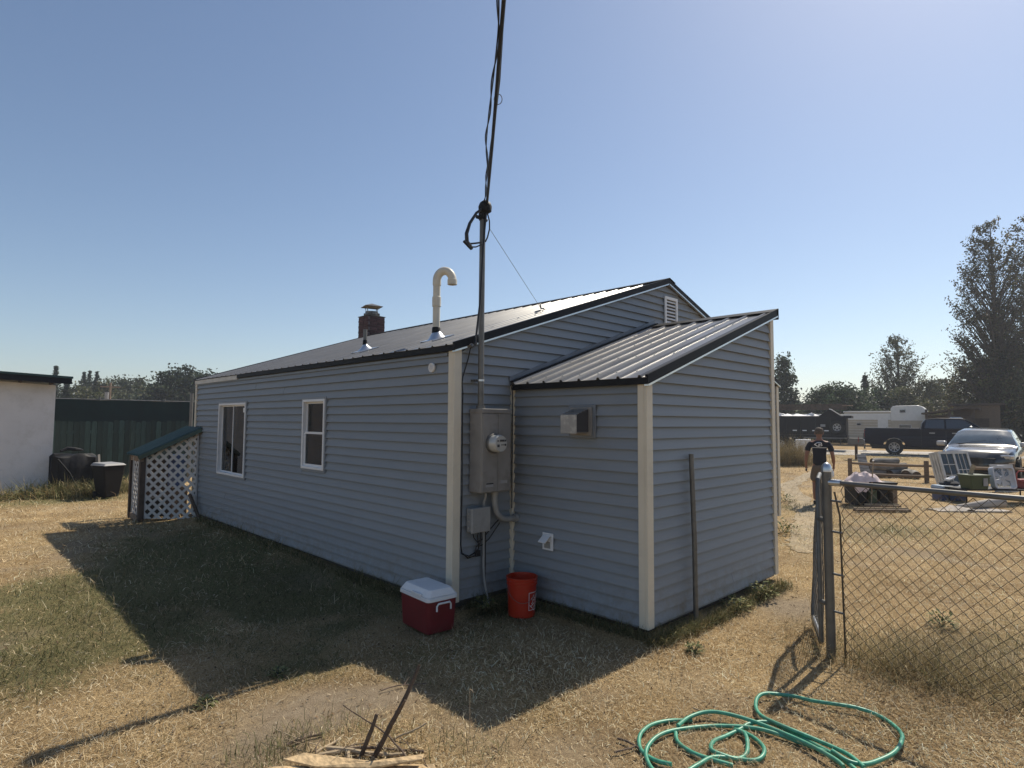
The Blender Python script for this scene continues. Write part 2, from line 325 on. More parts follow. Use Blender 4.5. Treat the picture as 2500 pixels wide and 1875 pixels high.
def ground_mat():
    m = bpy.data.materials.new('dry_lawn'); m.use_nodes = True; n = m.node_tree.nodes; l = m.node_tree.links; b = n['Principled BSDF']
    tc = n.new('ShaderNodeTexCoord')
    def noise(s, d=6, r=.6, v=(1, 1, 1)):
        mp = n.new('ShaderNodeMapping'); mp.inputs['Scale'].default_value = v; l.new(tc.outputs['Object'], mp.inputs[0])
        q = n.new('ShaderNodeTexNoise'); q.inputs['Scale'].default_value = s; q.inputs['Detail'].default_value = d; q.inputs['Roughness'].default_value = r; l.new(mp.outputs[0], q.inputs[0]); return q.outputs[0]
    def ramp(inp, pts):
        r = n.new('ShaderNodeValToRGB'); l.new(inp, r.inputs[0]); e = r.color_ramp.elements
        while len(e) < len(pts): e.new(.5)
        for el, (p, c) in zip(e, pts): el.position = p; el.color = c+(1,)
        return r.outputs[0]
    def mix(f, a_, b_):
        x = n.new('ShaderNodeMix'); x.data_type = 'RGBA'
        if isinstance(f, float): x.inputs[0].default_value = f
        else: l.new(f, x.inputs[0])
        for sk, val in ((6, a_), (7, b_)):
            if isinstance(val, tuple): x.inputs[sk].default_value = val+(1,)
            else: l.new(val, x.inputs[sk])
        return x.outputs[2]
    fine = noise(75, 8, .8); big = noise(.9, 5); far = noise(.12, 5)
    dry = ramp(fine, [(.30, (.055, .034, .016)), (.43, (.29, .21, .11)), (.58, (.56, .43, .25)), (.8, (.74, .60, .38))])
    dry2 = ramp(big, [(.3, (.52, .46, .40)), (.7, (1.12, 1.07, 1.0))])
    mu = n.new('ShaderNodeMix'); mu.data_type = 'RGBA'; mu.blend_type = 'MULTIPLY'; mu.inputs[0].default_value = 1; l.new(dry, mu.inputs[6]); l.new(dry2, mu.inputs[7])
    grn = ramp(fine, [(.25, (.05, .048, .02)), (.5, (.15, .138, .06)), (.75, (.34, .29, .16))])
    at = n.new('ShaderNodeAttribute'); at.attribute_name = 'green'; ad = n.new('ShaderNodeAttribute'); ad.attribute_name = 'dirt'
    c1 = mix(at.outputs['Fac'], mu.outputs[2], grn)
    drt = ramp(noise(14, 8, .7), [(.3, (.23, .175, .115)), (.7, (.37, .295, .205))])
    c2 = mix(ad.outputs['Fac'], c1, drt)
    l.new(c2, b.inputs['Base Color']); b.inputs['Roughness'].default_value = .95; b.inputs['Specular IOR Level'].default_value = .15
    bp = n.new('ShaderNodeBump'); bp.inputs['Strength'].default_value = .8; bp.inputs['Distance'].default_value = .03; l.new(fine, bp.inputs['Height']); l.new(bp.outputs[0], b.inputs['Normal'])
    return m
ground = np_mesh('ground', vv, ff, 4, ground_mat(), {'green': ('FLOAT', green_mask(vv[:, 0], vv[:, 1])), 'dirt': ('FLOAT', dirt_mask(vv[:, 0], vv[:, 1]))}, True); struct(ground)
def strip(name, pts, w, mat, lift, n=40):
    pts = np.array([p[:2] for p in pts]); t = np.linspace(0, len(pts)-1, n); P = np.stack([np.interp(t, range(len(pts)), pts[:, k]) for k in (0, 1)], -1)
    d = np.gradient(P, axis=0); d /= np.linalg.norm(d, axis=1)[:, None]; nn = np.stack([-d[:, 1], d[:, 0]], -1)
    m = MB(); K = 7
    vs = []
    for i in range(n):
        for j in range(K):
            u = (j/(K-1)-.5)*(w*(.3+.7*math.sin(math.pi*i/(n-1))**.45 if name == 'path' else 1)+((.5 if name == 'path' else .12)*w*(random.random()-.5) if j in (0, K-1) else 0))
            q = P[i]+nn[i]*u; vs.append((q[0], q[1], float(gz(q[0], q[1]))+lift))
    fs = [(i*K+j, (i+1)*K+j, (i+1)*K+j+1, i*K+j+1) for i in range(n-1) for j in range(K-1)]
    m.add(vs, fs); o = m.build(name, mat, smooth=True); return struct(o)
strip('path', PATH, .55, 'path', .003, 60)
HD = np.array([.222, -.974]); ND = np.array([.974, .222])     # the road's heading and its normal
RB = G(2150, 1108, .22)[:2]
strip('road', [np.append(RB+HD*s+ND*1.2, 0) for s in (-150, -60, -20, 0, 20, 60, 150)], 6.5, 'gravel', .006, 80)

# ------------------------------------------------------------------ grass
attr_grass = attr_mat('grass_blades', 'tint', .75, .2, .25)
def outside(x, y):
    o = ~((x > -.06) & (x < 8) & (y > -.06) & (y < 8.05)); o &= ~((x > .76) & (x < 3.62) & (y > -1.74) & (y < .1)); o &= ~((x < -1.45) & (y > 13.9)); return o
def path_d(x, y):
    d = np.full(x.shape, 9.); P = np.array([p[:2] for p in PATH])
    for a_, b_ in zip(P[:-1], P[1:]):
        ab = b_-a_; t = np.clip(((x-a_[0])*ab[0]+(y-a_[1])*ab[1])/(ab@ab), 0, 1); d = np.minimum(d, np.hypot(x-a_[0]-t*ab[0], y-a_[1]-t*ab[1]))
    return d
STRAW = np.array([(.76, .60, .36), (.83, .69, .45), (.60, .45, .25), (.31, .205, .10), (.86, .76, .54), (.47, .355, .19)])
GREEN = np.array([(.11, .125, .045), (.16, .16, .065), (.08, .098, .034), (.26, .235, .115), (.20, .195, .085)])
TALL_ = np.array([(.36, .27, .13), (.21, .17, .075), (.20, .18, .07)])
def blades(name, label, n, sel, L, lift, width, rmin=1.6, rmax=40, pw=.9, seed=1, bend=.5, spread=R_(52), pos=None, colors=None):
    rg = np.random.default_rng(seed)
    if pos is None:
        u = rg.random(n); e = 2-pw-1                       # areal density ~ r**-(pw+1)
        r = np.exp(np.log(rmin)+u*(np.log(rmax)-np.log(rmin))) if abs(e) < 1e-6 else (rmin**e+u*(rmax**e-rmin**e))**(1/e)
        th = YAW+(rg.random(n)*2-1)*spread; x = CAM[0]+r*np.sin(th); y = CAM[1]+r*np.cos(th)
    else: x, y = pos; r = np.hypot(x-CAM[0], y-CAM[1])
    gm = green_mask(x, y); dm = dirt_mask(x, y); ok = outside(x, y) & sel(x, y, gm, dm, rg.random(len(x)))
    x, y, r, gm = x[ok], y[ok], r[ok], gm[ok]; n = len(x)
    sc = np.clip((r/5.)**.55, .8, 4.5); clump = vnoise(x, y, .5)
    ln = (L[0]+(L[1]-L[0])*rg.random(n)**1.6)*sc*(.6+.8*clump); az = rg.random(n)*2*np.pi+2.5*vnoise(x, y, .9); el = lift[0]+(lift[1]-lift[0])*rg.random(n)**1.5
    w = width*sc*(.6+.8*rg.random(n)); z = gz(x, y)+rg.random(n)*.012
    dx, dy = np.cos(az), np.sin(az); sx, sy = -dy*w/2, dx*w/2
    c1 = np.cos(el); s1 = np.sin(el); el2 = el-bend*rg.random(n); c2 = np.cos(el2); s2 = np.sin(el2)
    tw = (rg.random(n)-.5)*1.2*w
    b0 = np.stack([x-sx, y-sy, z-.004-tw/2], -1); b1 = np.stack([x+sx, y+sy, z-.004+tw/2], -1)
    mx_, my_, mz_ = x+dx*c1*ln*.5, y+dy*c1*ln*.5, z+s1*ln*.5
    curl = (rg.random(n)-.5)*.3*ln
    m0 = np.stack([mx_-sx*.8, my_-sy*.8, mz_-tw/2], -1); m1 = np.stack([mx_+sx*.8, my_+sy*.8, mz_+tw/2], -1)
    tp = np.stack([mx_+dx*c2*ln*.5-dy*curl, my_+dy*c2*ln*.5+dx*curl, np.maximum(mz_+s2*ln*.5, z)], -1)
    v = np.stack([b0, b1, m1, m0, tp], 1).reshape(-1, 3); k = np.arange(n)*5
    f = np.concatenate([np.stack([k, k+1, k+2], -1), np.stack([k, k+2, k+3], -1), np.stack([k+3, k+2, k+4], -1)])
    if colors is None:
        isg = rg.random(n) < np.clip(gm*1.05-.05, 0, 1); c = np.where(isg[:, None], GREEN[rg.integers(0, len(GREEN), n)], STRAW[rg.integers(0, len(STRAW), n)])
    else: c = colors[rg.integers(0, len(colors), n)]
    c = c*(.75+.5*rg.random(n))[:, None]*(.42+.5*vnoise(x, y, 2.3)+.42*vnoise(x, y, .6))[:, None]; c = np.clip(c, 0, .85)
    tint = np.repeat(np.concatenate([c, np.ones((n, 1))], 1), 5, axis=0)
    o = np_mesh(name, v, f, 3, attr_grass, {'tint': ('FLOAT_COLOR', tint)}); tag(o, label, 'grass', kind='stuff'); return o
blades('dry_grass', 'short dry straw-coloured lawn grass covering the yard', 430000,
       lambda x, y, g, d, u: (u > d*.93) & (u > .15*(path_d(x, y) < .30+.12*vnoise(x, y, .3))), (.02, .078), (.0, .95), .0029, pw=.85, seed=11)
blades('green_grass', 'patches of short green grass in the shade beside the long wall', 190000,
       lambda x, y, g, d, u: (u < g*.9-.1) & (d < .5), (.03, .085), (.35, 1.35), .0038, rmax=22, pw=.6, seed=12, colors=GREEN)
blades('leaf_litter', 'scattered brown leaf bits and chaff over the dry lawn', 7000, lambda x, y, g, d, u: u >= 0, (.012, .035), (.0, .5), .011, rmax=16, pw=.7, seed=17, bend=.3, colors=np.array([(.16, .10, .055), (.10, .065, .04), (.24, .16, .09), (.62, .52, .38)]))
blades('matted_tufts', 'matted longer tufts in the dry lawn', 42000, lambda x, y, g, d, u: (vnoise(x, y, .22)*.6+vnoise(x+7, y, .6)*.4 > .60) & (d < .6), (.05, .13), (.25, 1.3), .003, rmax=18, pw=.7, seed=18, bend=1.2, colors=np.concatenate([STRAW, TALL_]))
def line_pos(pts, n, wd, seed):
    rg = np.random.default_rng(seed); P = np.array([p[:2] for p in pts]); t = rg.random(n)*(len(P)-1); x = np.interp(t, range(len(P)), P[:, 0])+rg.normal(0, wd, n); y = np.interp(t, range(len(P)), P[:, 1])+rg.normal(0, wd, n); return x, y
ALL = lambda x, y, g, d, u: u >= 0
FENCE0 = np.array([1.625, -2.889, 0]); FDIR = np.array([-.183, -.983, 0])
TALL = np.array([(.36, .27, .13), (.44, .35, .19), (.21, .17, .075), (.29, .22, .10), (.13, .13, .045)])
blades('tall_dry_grass', 'tall dry grass growing up through the chain link fence', 2300, ALL, (.08, .42), (.45, 1.45), .0028, seed=21, bend=1.1,
       pos=line_pos([FENCE0+FDIR*.15+[.12, 0, 0], FENCE0+FDIR*.9+[.28, 0, 0], FENCE0+FDIR*2.6+[.4, 0, 0]], 2300, .2, 5), colors=TALL)
blades('tangled_dry_grass', 'tangled brown dry grass spreading behind the chain link fence', 9000, ALL, (.05, .32), (.1, 1.2), .0028, seed=31, bend=1.3,
       pos=line_pos([FENCE0+FDIR*.2+[.45, 0, 0], FENCE0+FDIR*1.0+[.7, 0, 0], FENCE0+FDIR*2.6+[.8, 0, 0]], 9000, .36, 15), colors=np.concatenate([TALL, STRAW[:3]*.8]))
blades('weed_border', 'green and straw weeds along the foot of the white shed', 5200, ALL, (.08, .30), (.5, 1.4), .006, seed=22, bend=.8,
       pos=line_pos([(-3.6, 13.5), (-1.6, 13.75), (-1.1, 13.2), (-.6, 13.2), (.2, 14.2)], 5200, .22, 6), colors=np.concatenate([GREEN, TALL[:3]]))
blades('foundation_weeds', 'dark weeds and long grass under the edge of the siding', 9000, ALL, (.05, .17), (.4, 1.35), .004, seed=23, bend=.9,
       pos=line_pos([(-.10, 7.3), (-.09, 2), (-.10, .05), (.35, -.1), (.68, -.3), (.70, -1.0), (.72, -1.78), (1.4, -1.83), (2.4, -1.83), (3.5, -1.83)], 9000, .04, 7), colors=np.concatenate([GREEN*.8, TALL[2:]]))
blades('roadside_brush', 'pale dry brush beside the house corner near the road', 2600, ALL, (.3, .6), (.6, 1.45), .004, seed=24, bend=.8,
       pos=line_pos([DEP(1900, 27), DEP(1920, 26.5), DEP(1945, 27.5)], 2600, .45, 8), colors=TALL[:4])
blades('front_tufts', 'green and brown grass tufts beside the stick pile', 800, ALL, (.05, .2), (.6, 1.5), .0036, seed=25, bend=.7,
       pos=line_pos([G(560, 1862), G(660, 1850), G(730, 1800), G(840, 1770), G(1100, 1830), G(1250, 1850)], 800, .10, 9), colors=np.concatenate([GREEN*1.2, TALL]))
# ================================================================== HOUSE
CS = .1016
LA, XI, PY, XD, XE = 7.94, .809, -1.68, 3.53, 7.92
ZB, ZT = .15, 2.585
RS, SS = .331, .337
rz_main = lambda x: 2.66+RS*(min(x, 2*3.96-x)+.05)
rz_shed = lambda x: 2.30+SS*(x-.76)
house = thing('house', 'blue-grey vinyl-sided house with grey metal roof and lean-to addition', 'house')
def board(parent, o, ud, nd, z0, z1, a0, a1, b0, b1, n0=.024, n1=-.004):
    o = Vector(o); ud = Vector(ud); nd = Vector(nd); jz = random.uniform(-.0015, .0015); jn = random.uniform(-.0015, .002); n0 += jn; n1 += jn
    P = lambda u, n_, z: o+ud*u+nd*n_+Vector((0, 0, z+jz))
    m = MB(); L0 = [P(a0, -.011, z0), P(a0, n0, z0), P(b0, n1, z1), P(b0, -.011, z1)]; L1 = [P(a1, -.011, z0), P(a1, n0, z0), P(b1, n1, z1), P(b1, -.011, z1)]
    m.add(L0+L1, [(0, 1, 2, 3)[::-1], (4, 5, 6, 7), (0, 1, 5, 4), (1, 2, 6, 5), (2, 3, 7, 6)])
    return m.build('siding_board', 'siding', parent)
def seg_board(parent, o, ud, nd, z0, z1, a0, a1, b0, b1, seam=None):
    if a1-a0 < .01 and b1-b0 < .01: return
    if seam and max(a0, b0)+.3 < seam < min(a1, b1)-.3:
        board(parent, o, ud, nd, z0, z1, a0, seam-.0015, b0, seam-.0015); board(parent, o, ud, nd, z0, z1, seam+.0015, a1, seam+.0015, b1)
    else: board(parent, o, ud, nd, z0, z1, a0, a1, b0, b1)
# wall with the two windows (looks towards -x)
WIN = [(5.35, 6.60, .955, 2.18), (2.64, 3.28, 1.245, 2.18)]
m = MB(); ys = [0.02]+[q for w in sorted(WIN) for q in w[:2]]+[LA-.02]
for i in range(len(ys)-1):
    y0, y1 = ys[i], ys[i+1]; w = [q for q in WIN if abs(q[0]-y0) < 1e-6]
    if w: m.bx((.012, y0, ZB+.01), (.09, y1, w[0][2])); m.bx((.012, y0, w[0][3]), (.09, y1, ZT+.06))
    else: m.bx((.012, y0, ZB+.01), (.09, y1, ZT+.06))
wallA = m.build('wall', 'siding', house)
seams = [.98, 4.3, None, 3.6, 6.2, 1.9, None, 4.9, None, 2.2, 5.9, 3.4, 3.45, 5.2, None, 1.5, 4.1, 6.6, 2.9, 1.2, 3.9, 3.95, 5.0, None]
for k in range(24):
    z0 = ZB+k*CS; z1 = min(z0+CS, ZT); a0, a1 = .064, LA-.06
    hit = sorted([w for w in WIN if z1 > w[2]+.004 and z0 < w[3]-.004]); cuts = [a0]
    segs = []; u = a0
    for w in hit:
        segs.append((u, w[0])); u = w[1]
        if z0 < w[2]: 
            t = (w[2]-z0)/CS; board(wallA, (0, 0, 0), (0, 1, 0), (-1, 0, 0), z0, w[2], w[0], w[1], w[0], w[1], .024, .024-.028*t)
        if z1 > w[3]:
            t = (w[3]-z0)/CS; board(wallA, (0, 0, 0), (0, 1, 0), (-1, 0, 0), w[3], z1, w[0], w[1], w[0], w[1], .024-.028*t, -.004)
    segs.append((u, a1))
    for s0, s1 in segs: seg_board(wallA, (0, 0, 0), (0, 1, 0), (-1, 0, 0), z0, z1, s0, s1, s0, s1, seams[k])
# gable wall (looks towards -y), its boards cut by the roof and by the addition
m = MB(); m.prism([(0.02, .012, ZB+.01), (XE-.02, .012, ZB+.01), (XE-.02, .012, rz_main(XE)-.04), (3.96, .012, rz_main(3.96)-.04), (0.02, .012, rz_main(.02)-.04)], (0, .09, 0))
wallB = m.build('wall', 'siding', house)
xl = lambda z: max(.066, (z+.060-2.66)/RS-.05)      # left end below the rake
xs = lambda z: XI if z < 2.26 else min(XD+.1, .76+(z+.05-2.30)/SS)
for k in range(38):
    z0 = ZB+k*CS; z1 = z0+CS
    if xl(z0) > 3.9: break
    z1 = min(z1, 3.90)
    xr0, xr1 = min(XE-.085, 7.92-xl(z0)), min(XE-.085, 7.92-xl(z1))
    if z0 > 3.22: seg_board(wallB, (0, 0, 0), (1, 0, 0), (0, -1, 0), z0, z1, xl(z0), xr0, xl(z1), xr1, 5.2 if k % 2 else None)
    else:
        seg_board(wallB, (0, 0, 0), (1, 0, 0), (0, -1, 0), z0, z1, xl(z0), xs(z0), xl(z1), xs(z1))
        seg_board(wallB, (0, 0, 0), (1, 0, 0), (0, -1, 0), z0, z1, XD+.03, xr0, XD+.03, xr1)
# hidden walls of the main house
m = MB(); m.bx((XE-.09, .02, ZB), (XE, LA-.02, ZT+.05)); m.build('wall', 'siding', house)
m = MB(); m.prism([(0.02, LA-.09, ZB), (XE-.02, LA-.09, ZB), (XE-.02, LA-.09, rz_main(XE)-.04), (3.96, LA-.09, rz_main(3.96)-.04), (0.02, LA-.09, rz_main(.02)-.04)], (0, .09, 0)); m.build('wall', 'siding', house)
# addition: left wall (looks -x) and front wall (looks -y)
ZS = .13
m = MB(); m.bx((XI+.012, PY+.02, ZS+.01), (XI+.08, -.001, 2.26)); wallC = m.build('addition_wall', 'siding', house)
for k in range(21):
    z0 = ZS+k*CS; seg_board(wallC, (XI, 0, 0), (0, -1, 0), (-1, 0, 0), z0, min(z0+CS, 2.24), .047, -PY-.064, .047, -PY-.064)
m = MB(); m.prism([(XI+.02, PY+.012, ZS+.01), (XD-.02, PY+.012, ZS+.01), (XD-.02, PY+.012, rz_shed(XD)-.05), (XI+.02, PY+.012, rz_shed(XI)-.05)], (0, .08, 0)); wallD = m.build('addition_wall', 'siding', house)
xd = lambda z: max(XI+.066, .76+(z+.068-2.30)/SS)
for k in range(32):
    z0 = ZS+k*CS; z1 = min(z0+CS, 3.175)
    if z0 > 3.14: break
    seg_board(wallD, (0, PY, 0), (1, 0, 0), (0, -1, 0), z0, z1, xd(z0), XD-.055, min(xd(z1), XD-.055), XD-.055, 2.4 if k in (1, 2) else None)
m = MB(); m.bx((XD-.08, PY+.02, ZS), (XD, -.001, 3.15)); m.build('addition_wall', 'siding', house)
# corner posts
def corner_post(x, y, z0, z1, sx, sy, w=.066, t=.030):
    m = MB(); m.bx((x-sx*t, y-sy*t, z0), (x+sx*w, y+sy*.0, z1)); m.bx((x-sx*t, y+sy*.0005, z0), (x+sx*.0, y+sy*w, z1))
    return m.build('corner_trim', 'trim', house, bevel=.004)
corner_post(0, 0, ZB-.012, 2.63, 1, 1); corner_post(XI, PY, ZS-.015, 2.30, 1, 1); corner_post(XD, PY, ZS-.01, 3.17, -1, 1, .06)
corner_post(0, LA, ZB-.01, 2.58, 1, -1, .055); corner_post(XE, 0, ZB-.01, 2.6, -1, 1)
MB().bx((XI-.042, -.045, ZS), (XI-.001, -.002, 2.29)).build('corner_trim', 'trim', house, bevel=.003)
# starter strips and foundation
m = MB(); m.bx((-.012, .09, ZB-.02), (.05, LA-.06, ZB-.001)); m.build('starter_strip', 'siding', house)
m = MB(); m.bx((XI-.012, PY+.09, ZS-.02), (XI+.05, -.04, ZS-.001)); m.build('starter_strip', 'siding', house)
m = MB(); m.bx((XI+.09, PY-.012, ZS-.02), (XD-.06, PY+.05, ZS-.001)); m.build('starter_strip', 'siding', house)
m = MB(); m.bx((.06, .06, -.1), (XE-.06, LA-.06, ZB-.001)); m.build('foundation', 'conc', house)
m = MB(); m.bx((XI+.08, PY+.07, -.1), (XD-.12, -.0, ZS-.002)); m.build('foundation', 'darkwood', house)
# roofs of ribbed metal panels
def rib_panel(name, parent, org, along, across, up, L, W, ribs, mat, rb=.042, rt=.020, h=.027):
    org, along, across, up = map(Vector, (org, along, across, up)); xs_ = [(0., 0.)]
    for r in ribs: xs_ += [(r-rb/2, 0), (r-rt/2, h), (r+rt/2, h), (r+rb/2, 0)]
    xs_.append((W, 0.)); m = MB(); n = len(xs_); vs = []
    for q in (0., L):
        for u, hh in xs_: vs.append(org+along*q+across*u+up*hh)
    vs += [v-up*.004 for v in vs]; fs = [(i, i+1, n+i+1, n+i) for i in range(n-1)]+[(2*n+i, 3*n+i, 3*n+i+1, 2*n+i+1) for i in range(n-1)]
    fs += [(i, 2*n+i, 2*n+i+1, i+1) for i in range(n-1)]+[(n+i, n+i+1, 3*n+i+1, 3*n+i) for i in range(n-1)]
    m.add(vs, fs); return m.build(name, mat, parent)
aL = Vector((1, 0, RS)).normalized(); uL = Vector((-RS, 0, 1)).normalized(); aR = Vector((-1, 0, RS)).normalized(); uR = Vector((RS, 0, 1)).normalized()
LS = 4.02*math.sqrt(1+RS*RS)
m = MB(); m.prism([(-.02, -.03, 2.628), (3.96, -.03, rz_main(3.96)-.035), (7.94, -.03, 2.628), (7.94, -.03, 2.60), (3.96, -.03, rz_main(3.96)-.075), (-.02, -.03, 2.60)], (0, LA+.06, 0))
roof = m.build('roof', 'darkwood', house)
yy = -.05; i = 0
while yy < LA+.05-.01:
    W = min(.9144, LA+.05-yy); rb = [r for r in (.114, .343, .571, .8) if r < W-.04]
    rib_panel('roof_panel', roof, (-.06, yy, 2.66-RS*.01+(.0025 if i % 2 else 0)), aL, (0, 1, 0), uL, LS, W+.004, rb, 'roof', h=.012)
    rib_panel('roof_panel', roof, (7.98, yy, 2.66-RS*.01+(.0025 if i % 2 else 0)), aR, (0, 1, 0), uR, LS, W+.004, rb, 'roof', h=.012)
    yy += .9144; i += 1
m = MB(); zr = rz_main(3.96)+.03; t = .004
m.prism([(3.80, -.07, zr-.055), (3.96, -.07, zr), (4.12, -.07, zr-.055), (4.12, -.07, zr-.059), (3.96, -.07, zr-.004), (3.80, -.07, zr-.059)], (0, LA+.14, 0)); m.build('ridge_cap', 'char', roof)
# eave trim: charcoal near, unpainted board at the far end
MB().bx((-.05, -.052, ZT+.012), (-.018, 5.75, 2.655)).build('fascia', 'char', house)
MB().bx((-.045, 5.752, ZT-.01), (-.018, LA+.03, 2.645)).build('fascia', 'oldwhite', house)
MB().bx((-.026, .09, ZT-.03), (-.003, LA-.06, ZT-.002)).build('siding_channel', 'flash', house)
MB().bx((7.94, -.05, ZT), (7.97, LA+.05, 2.655)).build('fascia', 'char', house)
def rake(x0, z0, x1, z1, y, h, nm='rake_trim'):
    MB().prism([(x0, y, z0+.022), (x1, y, z1+.022), (x1, y, z1-h), (x0, y, z0-h)], (0, .028, 0)).build(nm, 'char', house)
    MB().prism([(x0+.01, y-.006, z0-h-.001), (x1-.01, y-.006, z1-h-.001), (x1-.01, y-.006, z1-h-.019), (x0+.01, y-.006, z0-h-.019)], (0, .05, 0)).build('rake_lip', 'soffit', house)
rake(-.055, rz_main(-.055), 3.96, rz_main(3.96), -.058, .056); rake(3.961, rz_main(3.961), 7.97, rz_main(7.97), -.058, .056)
for q in (-.055, 3.961):
    x1 = 3.96 if q < 0 else 7.97
    MB().prism([(q, LA+.03, rz_main(q)+.022), (x1, LA+.03, rz_main(x1)+.022), (x1, LA+.03, rz_main(x1)-.09), (q, LA+.03, rz_main(q)-.09)], (0, .028, 0)).build('rake_trim', 'char', house)
# addition roof
aS = Vector((1, 0, SS)).normalized(); uS = Vector((-SS, 0, 1)).normalized(); LSh = 2.86*math.sqrt(1+SS*SS)
m = MB(); m.prism([(.79, PY-.02, 2.278), (3.59, PY-.02, rz_shed(3.59)-.03), (3.59, PY-.02, rz_shed(3.59)-.07), (.79, PY-.02, 2.238)], (0, -PY, 0)); sroof = m.build('addition_roof', 'darkwood', house)
for (y0, W, rb) in ((PY-.055, .9144, (.075, .304, .532, .76)), (PY-.055+.9144, .80, (.075, .304, .532, .745))):
    rib_panel('roof_panel', sroof, (.745, y0, rz_shed(.745)), aS, (0, 1, 0), uS, LSh, W, rb, 'roof', h=.021)
m = MB()
for y0 in (PY-.055, PY-.055+.9144):
    for rbb in (.03, .13, .26, .36, .49, .58, .71, .80):
        for q in (.25, .95, 1.65, 2.35, 2.8):
            p = Vector((.745, y0+rbb, rz_shed(.745)))+aS*q; m.tube([p+uS*.001, p+uS*.007], .0085, 6)
o = m.build('roof_screws', 'soffit', sroof); o['kind'] = 'stuff'
m = MB(); zz = rz_shed(3.6)
m.prism([(3.44, PY-.07, rz_shed(3.44)+.028), (3.625, PY-.07, zz+.036), (3.625, PY-.07, zz-.10), (3.615, PY-.07, zz-.10), (3.615, PY-.07, zz+.028), (3.44, PY-.07, rz_shed(3.44)+.024)], (0, -PY+.02, 0)); m.build('ridge_cap', 'char', sroof)
MB().bx((.755, PY-.058, 2.234), (.785, -.045, 2.296)).build('fascia', 'char', house)
rake(.75, rz_shed(.75), 3.62, rz_shed(3.62), PY-.062, .060)
m = MB(); x0, x1 = .74, 3.62
m.prism([(x0, -.003, rz_shed(x0)+.005), (x1, -.003, rz_shed(x1)+.005), (x1, -.003, rz_shed(x1)+.085), (x0, -.003, rz_shed(x0)+.085)], (0, -.024, 0)); m.build('flashing', 'flash', house)
m = MB(); m.prism([(x0, -.027, rz_shed(x0)+.026), (x1, -.027, rz_shed(x1)+.026), (x1, -.027, rz_shed(x1)+.040), (x0, -.027, rz_shed(x0)+.040)], (0, -.045, 0)); m.build('flashing', 'char', house)
# windows
def frame_box(m, y0, y1, z0, z1, x0, x1, w):
    m.bx((x0, y0, z0), (x1, y0+w, z1)); m.bx((x0, y1-w, z0), (x1, y1, z1)); m.bx((x0, y0+w, z0), (x1, y1-w, z0+w)); m.bx((x0, y0+w, z1-w), (x1, y1-w, z1)); return m
def window(y0, y1, z0, z1, horiz):
    w = frame_box(MB(), y0, y1, z0, z1, -.040, .06, .034).build('window', 'white', house, bevel=.003)
    frame_box(MB(), y0-.028, y1+.028, z0-.028, z1+.028, -.030, .0, .027).build('casing', 'siding', w)
    if horiz:
        ym = (y0+y1)/2
        frame_box(MB(), y0+.034, ym+.014, z0+.034, z1-.034, -.004, .02, .022).build('sash', 'white', w); frame_box(MB(), ym-.014, y1-.034, z0+.034, z1-.034, .021, .045, .022).build('sash', 'white', w)
        MB().bx((.006, y0+.05, z0+.05), (.010, ym-.005, z1-.05)).build('pane', 'glass', w); MB().bx((.031, ym+.005, z0+.05), (.035, y1-.05, z1-.05)).build('pane', 'glass', w)
        cm = MB(); n = 26
        vs = []; 
        for i_ in range(n+1):
            u = i_/n; yc = y0+.05+u*.52; xx = .16+.018*math.sin(u*40)+.01*math.sin(u*17)
            vs += [(xx, yc, z0+.03), (xx, yc, z1-.03)]
        cm.add(vs, [(2*i_, 2*i_+2, 2*i_+3, 2*i_+1) for i_ in range(n)]); cm.build('curtain', mt['curtain'], w, smooth=True)
        MB().bx((.0, y0+.12, z1-.16), (.005, y0+.19, z1-.085)).build('sticker', 'wht', w)
    else:
        zm = (z0+z1)/2+.0
        frame_box(MB(), y0+.034, y1-.034, zm-.03, z1-.034, .015, .04, .024).build('sash', 'white', w); frame_box(MB(), y0+.034, y1-.034, z0+.034, zm+.03, -.012, .014, .03).build('sash', 'white', w)
        MB().bx((.025, y0+.05, zm-.005), (.029, y1-.05, z1-.05)).build('pane', 'glass', w); MB().bx((-.001, y0+.05, z0+.05), (.003, y1-.05, zm-.002)).build('pane', 'glass', w)
        MB().bx((.048, y0+.12, zm+.09), (.05, y1-.2, z1-.15)).build('paper', 'wht', w); MB().bx((.055, y0+.2, z1-.2), (.057, y1-.28, z1-.1)).build('paper', 'wht', w)
        cm = MB(); vs = []; n = 22
        for i_ in range(n+1):
            u = i_/n; yc = y0+.08+u*(y1-y0-.3); xx = .14+.014*math.sin(u*44)
            vs += [(xx, yc, z0+.03), (xx, yc, zm)]
        cm.add(vs, [(2*i_, 2*i_+2, 2*i_+3, 2*i_+1) for i_ in range(n)]); cm.build('curtain', mt['curtain'], w, smooth=True)
    return w
mt['curtain'] = M('plum_curtain', (.10, .085, .095), .9, var=.2)
window(*WIN[0][:2], *WIN[0][2:], True); window(*WIN[1][:2], *WIN[1][2:], False)
# gable vent with louvres
gv = frame_box(MB(), 3.87, 4.22, 3.31, 3.74, 0, .022, .04); gv.v = [(y, -.042+x, z) for x, y, z in gv.v]
gv = gv.build('gable_vent', 'white', house); MB().bx((3.90, -.019, 3.34), (4.19, -.016, 3.71)).build('backing', 'dark', gv)
for k in range(7): MB().box((4.045, -.022, 3.375+k*.05), (.268, .006, .042), m=Matrix.Rotation(R_(-35), 4, 'X')).build('louver', 'white', gv)
